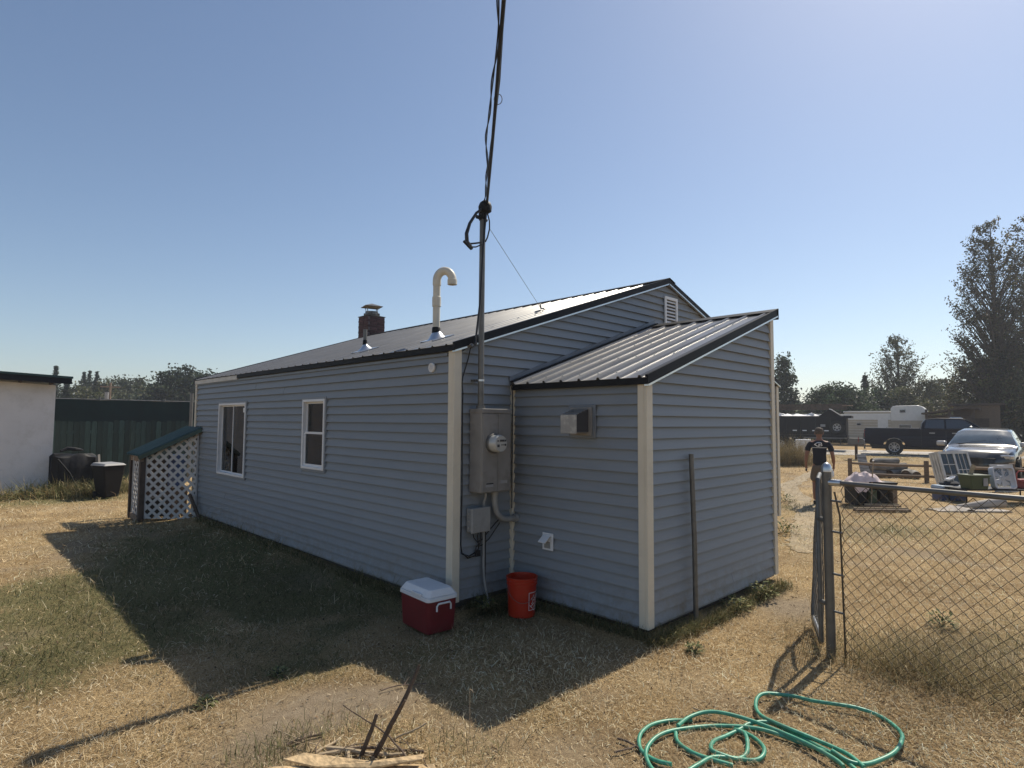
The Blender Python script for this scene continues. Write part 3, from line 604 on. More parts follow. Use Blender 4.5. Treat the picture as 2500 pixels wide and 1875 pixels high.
# chimney of single bricks on the ridge
CX, CY = 4.0, 8.25
ch = MB().bx((CX-.225, CY-.225, -.1), (CX+.225, CY+.225, 4.43)).build('chimney', 'mortar', house)
bm_ = MB().box((0, 0, 0), (.195, .095, .06)); bmesh_ = None
bo = bm_.build('brick', 'brick', ch, bevel=.004); bme = bo.data; first = True
for r in range(12):
    z = 3.66+r*.0665
    for side in range(4):
        for k in range(2):
            u = -.128+k*.2055+(.05 if r % 2 else 0)
            q = bo if first else bo.copy()
            if not first: COL.objects.link(q)
            first = False; c_, s_ = [(1, 0), (0, 1), (-1, 0), (0, -1)][side]
            q.location = (CX-s_*u+c_*.190, CY+s_*.190+c_*u, z); q.rotation_euler = (0, 0, math.atan2(c_, -s_))
m = MB(); m.lathe([(.30, 4.432), (.345, 4.44), (.345, 4.455), (.2, 4.48), (.2, 4.54), (.18, 4.54), (.18, 4.45)], 4, Matrix.Translation((CX, CY, 0)) @ Matrix.Rotation(R_(45), 4, 'Z')); m.build('chimney_crown', 'conc', ch)
m = MB(); m.lathe([(.16, 4.50), (.16, 4.58), (.15, 4.58), (.15, 4.50)], 16, Matrix.Translation((CX, CY, 0)))
for k in range(4):
    a_ = k*math.pi/2+.4; m.beam((CX+.155*math.cos(a_), CY+.155*math.sin(a_), 4.55), (CX+.2*math.cos(a_), CY+.2*math.sin(a_), 4.70), .02, .006)
m.lathe([(.30, 4.69), (.31, 4.70), (.0, 4.79)], 4, Matrix.Translation((CX, CY, 0)) @ Matrix.Rotation(R_(30), 4, 'Z')); m.build('rain_cap', 'galv', ch)
# ================================================================== THINGS FIXED TO THE HOUSE
def arc(c, r, a0, a1, n, ex, ez): c, ex, ez = map(Vector, (c, ex, ez)); return [c+ex*(r*math.cos(a0+(a1-a0)*k/n))+ez*(r*math.sin(a0+(a1-a0)*k/n)) for k in range(n+1)]
# plumbing vent with a hooked top
px_, py_, pz_ = .595, 1.102, rz_main(.595)
t = thing('vent_pipe', 'tall cream plastic roof vent pipe with hooked top', 'vent pipe', (px_, py_, pz_))
MB().tube([(0, 0, -.05), (0, 0, .74)], .044, 18).build('pipe', 'pvc', t, smooth=True)
m = MB(); m.tube([(0, 0, .40), (0, 0, .52)], .053, 18); m.build('coupling', 'pvc', t, smooth=True, bevel=.004)
hd = Vector((.62, -.78, 0)).normalized()
m = MB(); m.tube([(0, 0, .66), (0, 0, .72)]+[tuple(Vector((0, 0, .72))+hd*(.095-.095*math.cos(a_))+Vector((0, 0, .115*math.sin(a_)))) for a_ in [k*math.pi/14 for k in range(1, 15)]], .05, 18)
m.build('elbow', 'pvc', t, smooth=True)
e_ = hd*.19; MB().lathe([(.0, .70), (.040, .70), (.040, .665), (.058, .665), (.058, .725), (.05, .73)], 18, Matrix.Translation(e_)).build('end_cap', 'pvc', t, smooth=True)
def boot(t, r, rp, name='flashing_boot'):
    m = MB(); m.lathe([(rp*1.05, .10), (rp*1.5, .07), (r*.7, .03), (r, .0)], 20); m.v = [(x, y, z+RS*x) for x, y, z in m.v]; m.build(name, 'alum', t, smooth=True)
    m = MB(); m.lathe([(rp*1.02, .15), (rp*1.15, .14), (rp*1.2, .08), (rp, .08)], 16); m.build('rubber_collar', 'black', t, smooth=True)
    m = MB(); m.box((0, 0, .012), (r*2.5, r*2.3, .008), m=Matrix.Rotation(-math.atan(RS), 4, 'Y')); m.build('base_plate', 'alum', t)
boot(t, .13, .044)
sx_, sy_ = .571, 2.696
t = thing('vent_pipe', 'short grey steel vent pipe on the roof near the eave', 'vent pipe', (sx_, sy_, rz_main(sx_)))
MB().tube([(0, 0, -.05), (0, 0, .30)], .026, 14).build('pipe', 'galv', t, smooth=True); boot(t, .12, .027)
# round soffit vent
t = thing('round_vent', 'small round white louvred vent on the long wall near the corner', 'vent', (-.012, .346, 2.449))
mx90 = Matrix.Rotation(R_(-90), 4, 'Y'); MB().lathe([(.0, .018), (.036, .02), (.042, .026), (.048, .024), (.05, .004)], 24, mx90).build('rim', 'white', t, smooth=True)
for k in range(5):
    zq = -.024+k*.012; MB().box((-.024, 0, zq), (.006, 2*math.sqrt(.036**2-zq*zq), .005), m=Matrix.Rotation(R_(30), 4, 'Y')).build('louver', 'white', t)
# electric meter cabinet
t = thing('meter_cabinet', 'tall grey electric meter cabinet beside the house corner', 'electric meter', (.18, -.022, 1.19))
MB().bx((0, -.185, 0), (.40, 0, .83)).build('cabinet', 'greysteel', t, bevel=.012)
MB().bx((-.004, -.20, .79), (.404, .0, .835)).build('top_hood', 'greysteel', t, bevel=.006)
MB().bx((.008, -.196, .012), (.212, -.1851, .785)).build('door', 'greysteel', t, bevel=.004); MB().bx((.218, -.193, .012), (.392, -.1851, .785)).build('door', 'greysteel', t, bevel=.004)
mrot = Matrix.Translation((.145, -.19, .49)) @ Matrix.Rotation(R_(90), 4, 'X')
mtr = MB().lathe([(.10, .0), (.10, .03), (.093, .035)], 28, mrot).build('meter', 'galv', t, smooth=True)
MB().lathe([(.088, .03), (.086, .11), (.078, .125), (.0, .128)], 28, mrot).build('dial_housing', mt['meterface'], mtr, smooth=True)
for (a_, b_, w_, h_) in ((.01, .03, .06, .02), (-.045, .028, .018, .012), (.055, .03, .016, .018), (-.04, -.02, .028, .026), (.02, -.012, .05, .008), (.055, -.012, .015, .02)):
    MB().box(mrot @ Vector((a_, b_, .129)), (w_, .003, h_)).build('display', 'dark', mtr)
MB().bx((.05, -.199, .06), (.15, -.1961, .085)).build('label_plate', 'binlid', t); MB().bx((.25, -.196, .085), (.345, -.1931, .115)).build('label_plate', 'binlid', t)
MB().bx((.06, -.201, .088), (.15, -.1961, .097)).build('latch', 'black', t)
# elbow conduit from the cabinet into the addition
t = thing('conduit_elbow', 'grey conduit elbow curving from meter cabinet into the addition wall', 'conduit', (.46, -.10, .85))
m = MB(); m.tube([(0, 0, .36), (0, 0, .28), (.004, 0, .2), (.03, 0, .12), (.085, .005, .065), (.16, .012, .035), (.25, .015, .03), (.31, .015, .03)], .031, 14); m.build('pipe', 'greyplastic', t, smooth=True)
MB().tube([(.29, .015, .03), (.335, .015, .03)], .043, 14).build('collar', 'greyplastic', t, smooth=True); MB().tube([(0, 0, .30), (0, 0, .345)], .038, 14).build('collar', 'greyplastic', t, smooth=True)
# grounding conduit
t = thing('ground_conduit', 'thin bent conduit running from meter cabinet down to the ground', 'conduit', (.34, -.06, 0))
MB().tube([(0, -.04, 1.2), (0, -.04, 1.14), (.01, 0, 1.08), (.012, 0, .45), (.02, -.005, .3), (.05, -.03, .1), (.06, -.05, -.04)], .012, 8).build('pipe', 'greyplastic', t, smooth=True)
MB().tube([(.03, -.005, .97), (.03, -.004, .3), (.05, -.02, .08)], .008, 6).build('wire', 'cable', t, smooth=True)
# utility box with its wires
t = thing('utility_box', 'small pale grey telephone box under the meter cabinet', 'utility box', (.15, -.022, .80))
MB().bx((0, -.09, 0), (.235, 0, .235)).build('box', 'greyplastic', t, bevel=.012); MB().bx((-.006, -.098, -.006), (.241, -.072, .241)).build('cover', 'greyplastic', t, bevel=.01)
for k in range(3): MB().bx((-.012, -.06, .03+k*.07), (-.0, -.03, .06+k*.07)).build('hinge', 'greyplastic', t)
m = MB(); m.tube([(.05, -.04, 0), (.07, -.04, -.06), (.12, -.035, -.11), (.19, -.03, -.09), (.30, -.03, .0), (.40, -.05, .09)], .006, 6)
m.tube([(.13, -.04, 0), (.12, -.04, -.05), (.13, -.035, -.10), (.14, -.03, -.18)], .006, 6); m.tube([(.16, -.04, 0), (.16, -.04, -.09), (.145, -.03, -.16), (.10, -.03, -.24), (.0, -.03, -.25), (-.05, -.02, -.2)], .007, 6)
m.tube([(.10, -.03, -.22), (.11, -.03, -.15), (.18, -.03, -.15), (.28, -.03, -.1), (.42, -.04, .05)], .006, 6); m.box((.13, -.03, -.22), (.05, .03, .06)); m.build('wires', 'cable', t, smooth=True)
# telephone cable from the eave, down the corner
t = thing('wall_cable', 'thin black cable hanging from the eave down along the house corner', 'cable', (.15, -.03, .55))
w0 = AX(1149, 848, 1, -.06)
pts = [w0, AX(1147, 858, 1, -.04), AX(1142, 880, 1, -.03), AX(1130, 920, 1, -.025), AX(1128, 935, 1, -.025), AX(1130, 960, 1, -.025), AX(1129, 1000, 1, -.025), AX(1128, 1200, 1, -.025), AX(1125, 1330, 1, -.025), AX(1128, 1352, 1, -.025), AX(1145, 1358, 1, -.03), AX(1162, 1348, 1, -.03)]
MB().tube(pts, .0065, 6).build('cable', 'cable', t, smooth=True, world=True); MB().tube([AX(1100+1149-1100, 846, 1, -.08), AX(1153, 842, 1, -.08)], .022, 8).build('clamp', 'galv', t, world=True)
t = thing('wall_cable', 'thin black cable running down the inner corner of the addition', 'cable', (XI-.03, -.05, .9))
pts = [AX(1305, 913, 1, -.04), AX(1283, 918, 1, -.04), AX(1262, 925, 1, -.045), AX(1247, 940, 1, -.05), (XI-.052, -.052, 2.2), (XI-.052, -.052, 1.6), (XI-.054, -.052, .98)]
MB().tube(pts, .006, 6).build('cable', 'cable', t, smooth=True, world=True)
# service mast with weatherhead
mxx, myy = .245, -.115
t = thing('service_mast', 'tall grey steel service mast rising from the meter cabinet above the roof', 'service mast', (mxx, myy, 2.02))
MB().tube([(0, 0, 0), (0, 0, .9), (.005, 0, 2.02)], .030, 16).build('pipe', 'galv', t, smooth=True)
MB().tube([(0, 0, .28), (0, 0, .30)], .034, 16).build('strap', 'alum', t, smooth=True); MB().bx((-.05, .03, .28), (.0, .10, .30)).build('strap_arm', 'galv', t)
MB().tube([(0, 0, .0), (0, 0, .035)], .045, 16).build('hub', 'galv', t, smooth=True)
wh = MB(); wh.lathe([(.036, -.08), (.04, -.02), (.060, .0), (.064, .05), (.05, .09), (.02, .115), (.0, .118)], 18); wh.v = [(x*1.05+.005, y*1.15-(.035 if z > -.01 else 0), z+2.02) for x, y, z in wh.v]
wh.build('weatherhead', 'black', t, smooth=True)
MB().tube([(-.075, 0, 1.955), (.0, 0, 1.955)], .02, 8).build('insulator', 'black', t); MB().tube([(.0, 0, 1.95), (.06, 0, 1.95)], .018, 8).build('insulator', 'black', t)
W = lambda px, py, y=-.16: Vector(AX(px, py, 1, y))-Vector((mxx, myy, 2.02))
m = MB()
lp = [W(1182, 506), W(1163, 520), W(1147, 545), W(1139, 570), W(1140, 590), W(1150, 604)]
m.tube(lp, [.012, .014, .016, .019, .021, .02], 8); m.tube([W(1148, 595), W(1160, 594), W(1175, 592)], .009, 6); m.tube([W(1151, 603), W(1162, 603), W(1176, 597)], .007, 6)
m.beam(W(1133, 588), W(1152, 608), .03, .022)
m.build('drip_loop', 'cable', t, smooth=True)
m = MB(); m.tube([W(1190, 520), W(1195, 540), W(1195, 560), W(1190, 580), W(1185, 590)], .008, 6); m.tube([W(1188, 500), W(1186, 530), W(1183, 560), W(1180, 600), W(1177, 650), W(1172, 740), W(1165, 800), W(1160, 842)], .011, 8)
m.build('riser_wire', 'cable', t, smooth=True)
# overhead cables towards the street behind the camera
def span(name, label, a, px, d, r, tw=0., extra=22.):
    a = Vector(a); b = Vector(CAM+ray(px, 0)*d); u = (b-a); n = 60; L = u.length; s = extra/L; o = thing(name, label, 'cable', tuple(a))
    return a, u, s, o
a = AX(1188, 505, 1, -.15); b = CAM+ray(1230, 0)*3.5
t = thing('service_cable', 'thick black service cable leading up from the mast overhead', 'cable', tuple(a)); u = b-a
cpt = [tuple(a+u*k/20.+np.array([0, 0, -.05*math.sin(min(1, k/20.)*math.pi)])+np.array([0, 0, .006*max(0, k-20)**1.3])) for k in range(0, 130, 3)]
MB().tube(cpt, .0135, 8).build('cable', 'cable', t, smooth=True, world=True)
cp2 = [tuple(np.array(p)+[.013*math.cos(i_*1.1), .013*math.sin(i_*1.1), .006]) for i_, p in enumerate(cpt)]; MB().tube(cp2, .0085, 6).build('messenger_wire', 'cable', t, smooth=True, world=True)
i_ = 14; tt = .66; pc = a+u*tt; ring = [tuple(pc+np.array([.03*math.cos(q)*CR[0], .03*math.cos(q)*CR[1], .04*math.sin(q)-.01])+CR*.018) for q in np.linspace(0, 2*math.pi, 13)[:-1]]
MB().tube(ring, .003, 5, closed=True).build('tie_ring', 'mesh_wire', t, smooth=True, world=True)
a = AX(1180, 497, 1, -.14); b = CAM+ray(1215, 0)*3.5; u = b-a
t = thing('twisted_cable', 'twisted pair of thin black wires beside the service cable overhead', 'cable', tuple(a))
for ph in (0, math.pi):
    pts = []
    for k in range(0, 420):
        s_ = k/70.; q = k*.36+ph; wob = .014*math.sin(s_*9)+.006*math.sin(s_*23)
        pts.append(tuple(a+u*s_+CR*(wob+.0055*math.cos(q))+np.array([0, 0, .0055*math.sin(q)-.05*math.sin(min(1, s_)*math.pi)+.006*max(0, s_*20-20)**1.3])))
    MB().tube(pts, .0052, 5).build('wire', 'cable', t, smooth=True, world=True)
# guy wire from mast to roof
g0 = AX(1194, 556, 1, -.115); g1 = np.array([2.295, .962, rz_main(2.295)+.03])
t = thing('guy_wire', 'thin guy wire from the mast down to the roof', 'wire', tuple(g1)); MB().tube([g0, g1], .0028, 5).build('wire', 'galv', t, world=True)
MB().tube([g1+[-.02, 0, .06], g1+[0, 0, .0], g1+[.03, -.03, -.0]], .012, 6).build('eye_bolt', 'galv', t, world=True)
MB().tube([g1, g1+[-.25, -.3, -.085], g1+[-.55, -.4, -.19], g1+[-.7, -.65, -.235]], .004, 5).build('loose_end', 'cable', t, world=True)
# exhaust hood on the addition
t = thing('exhaust_hood', 'grey metal exhaust hood on the addition wall', 'exhaust hood', (XI-.021, -.985, 1.905))
MB().bx((-.012, -.165, -.16), (0, .165, .16)).build('mounting_block', 'flash', t, bevel=.004); MB().bx((-.03, -.13, -.135), (-.0125, .13, .135)).build('flange', 'greysteel', t, bevel=.003)
y0, y1 = -.095, .095
m = MB(); m.prism([(-.031, y0, -.10), (-.205, y0, -.10), (-.205, y0, .04), (-.16, y0, .075), (-.031, y0, .115)], (0, .012, 0)); m.build('cheek', 'dark', t)
m = MB(); m.prism([(-.031, y1-.012, -.10), (-.205, y1-.012, -.10), (-.205, y1-.012, .04), (-.16, y1-.012, .075), (-.031, y1-.012, .115)], (0, .012, 0))
m.build('cheek', 'dark', t)
MB().bx((-.213, y0-.002, -.115), (-.2052, y1+.002, .062)).build('face_plate', mt['chalky'], t, bevel=.004)
for k in range(4):
    u = k/3.; MB().box((-.18+.14*u, 0, .070+.045*u), (.022, .19, .006), m=Matrix.Rotation(R_(-18), 4, 'Y')).build('top_slat', 'greysteel', t)
MB().bx((-.203, y0+.012, -.112), (-.031, y1-.012, -.103)).build('bottom_plate', 'greysteel', t)
# outdoor outlet with its flap up
t = thing('outdoor_outlet', 'white outdoor outlet on the addition wall with its flap open', 'outlet', (XI-.021, -.545, .70))
MB().bx((-.014, -.07, -.085), (0, .07, .085)).build('plate', 'white', t, bevel=.004); MB().bx((-.02, -.04, -.065), (-.0141, .04, .0)).build('socket', 'greyplastic', t, bevel=.003)
MB().box((-.06, .0, .035), (.11, .095, .012), m=Matrix.Rotation(R_(-38), 4, 'Y')).build('flap', 'white', t, bevel=.003)
# ================================================================== NEAR YARD
def gp(px, py): 
    p = G(px, py); p = G(px, py, float(gz(p[0], p[1]))); return p
# cooler
c0 = np.array([-.385, -.19]); ang = math.atan2(-.90, .43)      # ang: direction of the long side, towards the camera
t = thing('cooler', 'dark red picnic cooler with white lid beside the house corner', 'cooler', (-.30, -.02, 0), R_(-94))
L_, W_, H_ = .50, .32, .285
def rbox(l, w, z0, z1, l2, w2, r=.04):
    def ring(l, w, z, r):
        pts = []
        for cx_, cy_, a0 in ((l/2-r, w/2-r, 0), (-l/2+r, w/2-r, 90), (-l/2+r, -w/2+r, 180), (l/2-r, -w/2+r, 270)):
            for k in range(5): a_ = R_(a0+k*22.5); pts.append((cx_+r*math.cos(a_), cy_+r*math.sin(a_), z))
        return pts
    a_ = ring(l, w, z0, r); b_ = ring(l2, w2, z1, r); n = len(a_)
    return MB().add(a_+b_, [tuple(range(n))[::-1], tuple(range(n, 2*n))]+[(i, (i+1) % n, n+(i+1) % n, n+i) for i in range(n)])
rbox(L_*.93, W_*.92, 0, H_, L_, W_).build('body', 'red', t, bevel=.006)
lid = rbox(L_+.018, W_+.018, H_+.001, H_+.035, L_+.012, W_+.012).build('lid', 'lid', t, bevel=.005)
rbox(L_+.0, W_+.0, H_+.036, H_+.095, L_*.86, W_*.76, .03).build('lid_top', 'lid', lid, bevel=.008)
MB().box((0.06, -W_/2-.004, H_+.045), (.16, .02, .03)).build('lid_latch', 'lid', lid, bevel=.004)
for sg in (1, -1):
    x_ = sg*(L_/2+.012); MB().tube([(x_, -.075, H_-.085), (x_, -.075, H_-.04), (x_+sg*.004, -.06, H_-.02), (x_+sg*.004, .06, H_-.02), (x_, .075, H_-.04), (x_, .075, H_-.085)], .0085, 8).build('handle', 'lid', t, smooth=True)
# bucket
t = thing('bucket', 'bright orange plastic bucket with white logo against the addition wall', 'bucket', (.565, -.395, 0), R_(0))
prof = [(.0, .004), (.128, .004), (.131, .0), (.134, .0), (.145, .30), (.153, .302), (.153, .312), (.147, .314), (.148, .332), (.155, .334), (.155, .344), (.149, .346), (.150, .362), (.156, .364), (.156, .372), (.148, .372), (.130, .012), (.0, .010)]
MB().lathe(prof, 40).build('body', 'orange', t, smooth=True)
mh = MB(); vd = math.atan2(CAM[1]+.375, CAM[0]-.545)
mh.tube([(.152*math.cos(vd-1.4-1.57*0), .152*math.sin(vd-1.4), .318)]+[(.158*math.cos(vd-1.4+q*.78*math.pi/3.), .158*math.sin(vd-1.4+q*.78*math.pi/3.), .318-.17*math.sin(q*math.pi/3.6*1.0)) for q in np.linspace(0.05, 3.5, 18)], .0022, 6); mh.build('handle', 'galv', t, smooth=True)
def wrap(vs, fs, parent, name, mat, a_c, zc, rr=.1465):
    m = MB(); m.add([((rr-.01*(.30-(zc+y))/.30*1.1)*math.cos(a_c+x/.145), (rr-.01*(.30-(zc+y))/.30*1.1)*math.sin(a_c+x/.145), zc+y) for x, y in vs], fs); return m.build(name, mat, parent, fix=False)
AC = vd+1.08
sq = .085; lw = .005
def strip2(x0, y0, x1, y1, n=14):
    vs = []; fs = []
    for k in range(n+1): x = x0+(x1-x0)*k/n; vs += [(x, y0), (x, y1)]
    for k in range(n): fs.append((2*k, 2*k+2, 2*k+3, 2*k+1))
    return vs, fs
for (x0, y0, x1, y1) in ((-sq, sq-lw, sq, sq), (-sq, -sq, sq, -sq+lw), (-sq, -sq+lw, -sq+lw, sq-lw), (sq-lw, -sq+lw, sq, sq-lw)):
    wrap(*strip2(x0, y0, x1, y1), t, 'logo_border', 'wht', AC, .155)
for txt, off, sz in (('THE', .046, .035), ('HOME', .004, .062), ('DEPOT', -.044, .052)):
    vs, fs = text_mesh(txt, sz, .95); c_, s_ = math.cos(R_(45)), math.sin(R_(45))
    vs = [((x*c_-(y+off)*s_), (x*s_+(y+off)*c_)) for x, y in vs]; wrap(vs, fs, t, 'lettering', 'wht', AC, .155, .1472)
# steel pole against the addition
t = thing('steel_pole', 'weathered steel pole standing upright against the addition front wall', 'pole', (1.495, -1.765, 0))
MB().tube([(0, 0, -.05), (.01, .012, .8), (.0, .03, 1.60)], [.024, .024, .0235], 14).build('pipe', 'galv', t, smooth=True)
# chain link fence with gate
def chain(m, o, d, L, z0, z1, top=None, dia=.088, r=.0031, bow=.0):
    o = np.array(o, float); d = np.array(d, float); n = int(L/(dia/2)); hz = dia*.5; rows = int((z1-z0)/hz)
    nrm = np.cross(d, [0, 0, 1.])
    for i in range(n):
        pts = []
        for k in range(rows+1):
            s_ = i*dia/2+(dia/2 if (k+i) % 2 else 0)-dia/4; s_ = min(max(s_, 0), L)
            zz_ = z0+k*hz; pts.append(tuple(o+d*s_+np.array([0, 0, zz_])+nrm*(.0022*(1 if (k+i) % 2 else -1)+bow*math.sin(s_*3.1+zz_*4))))
        if i % 2 == 0 or True:
            m.tube(pts, r, 4, cap=False)
    return m
t = thing('chain_link_fence', 'galvanized chain link fence with dark top rail', 'fence', tuple(FENCE0), group=None)
Fp = lambda s, z: tuple(FENCE0+FDIR*s+np.array([0, 0, z]))
MB().tube([Fp(0, -.1), Fp(0, 1.52)], .036, 16).build('post', 'galv', t, smooth=True, world=True)
MB().lathe([(.041, 1.50), (.041, 1.535), (.03, 1.56), (.012, 1.575), (.0, 1.577)], 16, Matrix.Translation(FENCE0)).build('post_cap', 'alum', t, smooth=True, world=True)
MB().tube([Fp(.03, 1.415), Fp(3.4, 1.425)], .0195, 14).build('top_rail', 'galv', t, smooth=True, world=True); MB().tube([Fp(.02, 1.413), Fp(.12, 1.415)], .028, 12).build('rail_cup', 'alum', t, smooth=True, world=True)
MB().tube([Fp(.06, 1.34), Fp(.10, 1.15), Fp(.105, .7), Fp(.115, .03)], .0075, 8).build('tension_bar', 'mesh_wire', t, smooth=True, world=True)
for zq in (1.27, 1.02, .68, .38): MB().tube([Fp(.0, zq), Fp(.06, zq-.004), Fp(.115, zq-.004)], .010, 8).build('tension_band', 'galv', t, world=True)
m = chain(MB(), FENCE0+FDIR*.11, FDIR, 3.2, .03, 1.41, bow=.006); o = m.build('mesh', 'mesh_wire', t, world=True, fix=False); o['kind'] = 'stuff'
MB().tube([Fp(3.4, -.1), Fp(3.4, 1.48)], .03, 12).build('post', 'galv', t, smooth=True, world=True)
GA = np.array([1.675, -2.80, 0]); GB = np.array([2.33, -2.50, 0]); gd = (GB-GA)/np.linalg.norm(GB-GA); GL = np.linalg.norm(GB-GA)
t = thing('chain_link_gate', 'open chain link gate hanging edge-on from the fence post', 'gate', tuple(GA))
lean = np.array([.055, -.055, 0])
Gp = lambda s, z: tuple(GA+gd*s+lean*(z*s/GL)+np.array([0, 0, z]))
MB().tube([Gp(0, .09), Gp(0, 1.33), Gp(.05, 1.42), Gp(GL-.06, 1.42), Gp(GL, 1.36), Gp(GL, .16), Gp(GL-.05, .08), Gp(.05, .07)], .0185, 12, closed=True).build('frame', 'galv', t, smooth=True, world=True)
mm_ = chain(MB(), GA+gd*.03, gd, GL-.06, .1, 1.40, bow=.012); mm_.v = [tuple(np.array(p)+lean*p[2]*.6) for p in mm_.v]; o = mm_.build('mesh', 'galv', t, world=True, fix=False); o['kind'] = 'stuff'
MB().tube([Gp(GL*.15, .72), Gp(GL*.4, .80), Gp(GL*.97, .86)], .016, 10).build('brace', 'alum', t, smooth=True, world=True)
MB().tube([Gp(.02, .12), Gp(GL*.98, .09)], .017, 10).build('bottom_rail', 'alum', t, smooth=True, world=True)
for zq in (1.1, .42): MB().tube([FENCE0+np.array([0, 0, zq]), Gp(0, zq)], .02, 10).build('hinge', 'galv', t, world=True)
MB().beam(Gp(GL, .95), Gp(GL+.10, 1.0), .03, .02).build('latch', 'galv', t, world=True); MB().tube([Gp(GL+.04, .96), Gp(GL+.10, 1.02), Gp(GL+.10, 1.12), Gp(GL+.14, 1.14)], .007, 6).build('latch_fork', 'black', t, world=True)
# hose: control points read from the photograph, lying on the lawn
HP = [(2110, 1905), (2060, 1865), (2032, 1848), (1985, 1820), (1935, 1795), (1880, 1772), (1832, 1775), (1810, 1785), (1775, 1800), (1742, 1817), (1737, 1840), (1765, 1852), (1800, 1858), (1822, 1845), (1825, 1822), (1818, 1800), (1795, 1788), (1812, 1790), (1842, 1808), (1865, 1835), (1862, 1855), (1840, 1862), (1790, 1856), (1740, 1857), (1700, 1880), (1650, 1905), (1600, 1890), (1577, 1850), (1590, 1820), (1625, 1797), (1680, 1783), (1735, 1777), (1790, 1780), (1850, 1788), (1900, 1800), (1960, 1820), (2020, 1842)]
H2 = [(2032, 1849), (2070, 1873), (2110, 1878), (2150, 1866), (2185, 1850), (2202, 1825), (2200, 1802), (2175, 1775), (2140, 1755), (2095, 1742), (2045, 1733), (1990, 1722), (1940, 1709), (1900, 1706), (1865, 1707), (1848, 1718), (1846, 1738), (1858, 1757), (1885, 1775), (1930, 1795), (1985, 1815), (2035, 1835), (2075, 1858), (2110, 1890)]
H3 = [(1640, 1875), (1600, 1862), (1568, 1838), (1560, 1815), (1568, 1795), (1595, 1775), (1640, 1763), (1690, 1763)]
H4 = [(1650, 1795), (1655, 1815), (1690, 1842), (1735, 1862), (1790, 1878)]
H5 = [(1655, 1785), (1680, 1765), (1720, 1754), (1765, 1757), (1830, 1772), (1900, 1797), (1970, 1830), (2035, 1870), (2060, 1890)]
def smooth_px(P, k=6):
    P = np.array(P, float); out = []
    for i in range(len(P)-1):
        p0, p1, p2, p3 = P[max(0, i-1)], P[i], P[i+1], P[min(len(P)-1, i+2)]
        for s in np.arange(k)/k: out.append(.5*((2*p1)+(-p0+p2)*s+(2*p0-5*p1+4*p2-p3)*s*s+(-p0+3*p1-3*p2+p3)*s**3))
    out.append(P[-1]); return out
t = thing('garden_hose', 'green garden hose lying in loose coils on the dry lawn', 'hose', tuple(gp(1850, 1800)))
for q, (P_, lift) in enumerate(((HP, .016), (H2, .03), (H3, .014), (H4, .014), (H5, .036))):
    pts = []
    for k, (x_, y_) in enumerate(smooth_px(P_)):
        p = gp(x_, y_); p[2] += lift+.006*math.sin(k*.23+q); pts.append(tuple(p))
    MB().tube(pts, .0122, 10).build('hose_coil', 'hose', t, smooth=True, world=True)
# sticks and broken board pieces
def stick(label, P0, P1, r0, r1, mat='stick', z0=.01, z1=.01, knots=6, cat='stick', grp='sticks on the brush pile'):
    a_ = np.array(P0, float); b_ = np.array(P1, float); t = thing('stick', label, cat, tuple(a_), group=grp); pts = []; rs = []
    rg = np.random.default_rng(abs(hash(label)) % 1000 if False else int(abs(a_[0]*977+a_[1]*331+b_[2]*77)*10) % 9999); n = np.cross(b_-a_, [0, 0, 1]); L = np.linalg.norm(b_-a_); n = n/max(1e-6, np.linalg.norm(n)); off = 0
    sg = rg.choice([-1, 1])
    for k in range(knots+1):
        u = k/knots; pts.append(tuple(a_+(b_-a_)*u+n*(sg*.06*L*math.sin(u*math.pi)+rg.normal(0, .008)*L)+np.array([0, 0, .02*L*math.sin(u*math.pi*1.7)]))); rs.append((r0+(r1-r0)*u)*(1+rg.normal(0, .08)))
    MB().tube(pts, rs, 8).build('wood', mat, t, smooth=True, world=True)
    if L > .3:
        p = np.array(pts[knots//2]); MB().tube([tuple(p), tuple(p+(b_-a_)/L*.05+n*.05*sg+np.array([0, 0, .03]))], [r1*.8, r1*.4], 6).build('twig_stub', mat, t, smooth=True, world=True)
    return t
sb = gp(915, 1845); 
def up(px, py, base, toward=0.):       # a point above the ground in the vertical plane through base facing the camera
    n = CF.copy(); n[2] = 0; n /= np.linalg.norm(n); v = ray(px, py); tt = ((base+n*toward-CAM)@n)/(v@n); return CAM+v*tt
stick('long dark brown stick rising from the brush pile', sb, up(1024, 1620, sb, .10), .016, .011)
stick('short dark brown stick leaning in the brush pile', gp(880, 1850), up(920, 1742, gp(880, 1850), .03), .013, .010)
stick('thin arching twig crossing behind the dark brown sticks', gp(1010, 1880), up(838, 1717, gp(900, 1800), .05), .006, .003, knots=10)
stick('pale straight stick sticking out to the right of the brush pile', gp(960, 1805), up(1040, 1765, gp(1000, 1800), .0), .007, .006, 'palestick')
for lb, a_, b_, r_, mm2 in (('grey branch lying on the left of the brush pile', (740, 1858), (862, 1830), .014, 'palestick'), ('dark branch lying crosswise under the upright sticks', (790, 1846), (1035, 1838), .010, 'stick'), ('thick pale branch lying under the upright sticks', (800, 1832), (990, 1846), .015, 'palestick'), ('grey slender stick lying above the broken board', (770, 1843), (838, 1800), .008, 'palestick'), ('short pale stub of wood standing by the broken board', (850, 1858), (860, 1825), .010, 'palestick'), ('slim brown stick lying on the bare dirt by the brush pile', (700, 1825), (790, 1795), .009, 'stick'), ('thin brown stick lying on the edge of the house shadow', (930, 1690), (1045, 1672), .005, 'stick'), ('bent brown stick lying left of the garden hose', (1508, 1808), (1570, 1838), .007, 'stick'), ('short brown stick touching the hose coil', (1500, 1842), (1552, 1826), .006, 'stick'), ('pale stick in the grass above the hose coils', (1693, 1733), (1738, 1752), .006, 'palestick')):
    p0, p1 = gp(*a_), gp(*b_); p0[2] += .012; p1[2] += .016; stick(lb, p0, p1, r_, r_*.75, mm2)
rgt = np.random.default_rng(77)
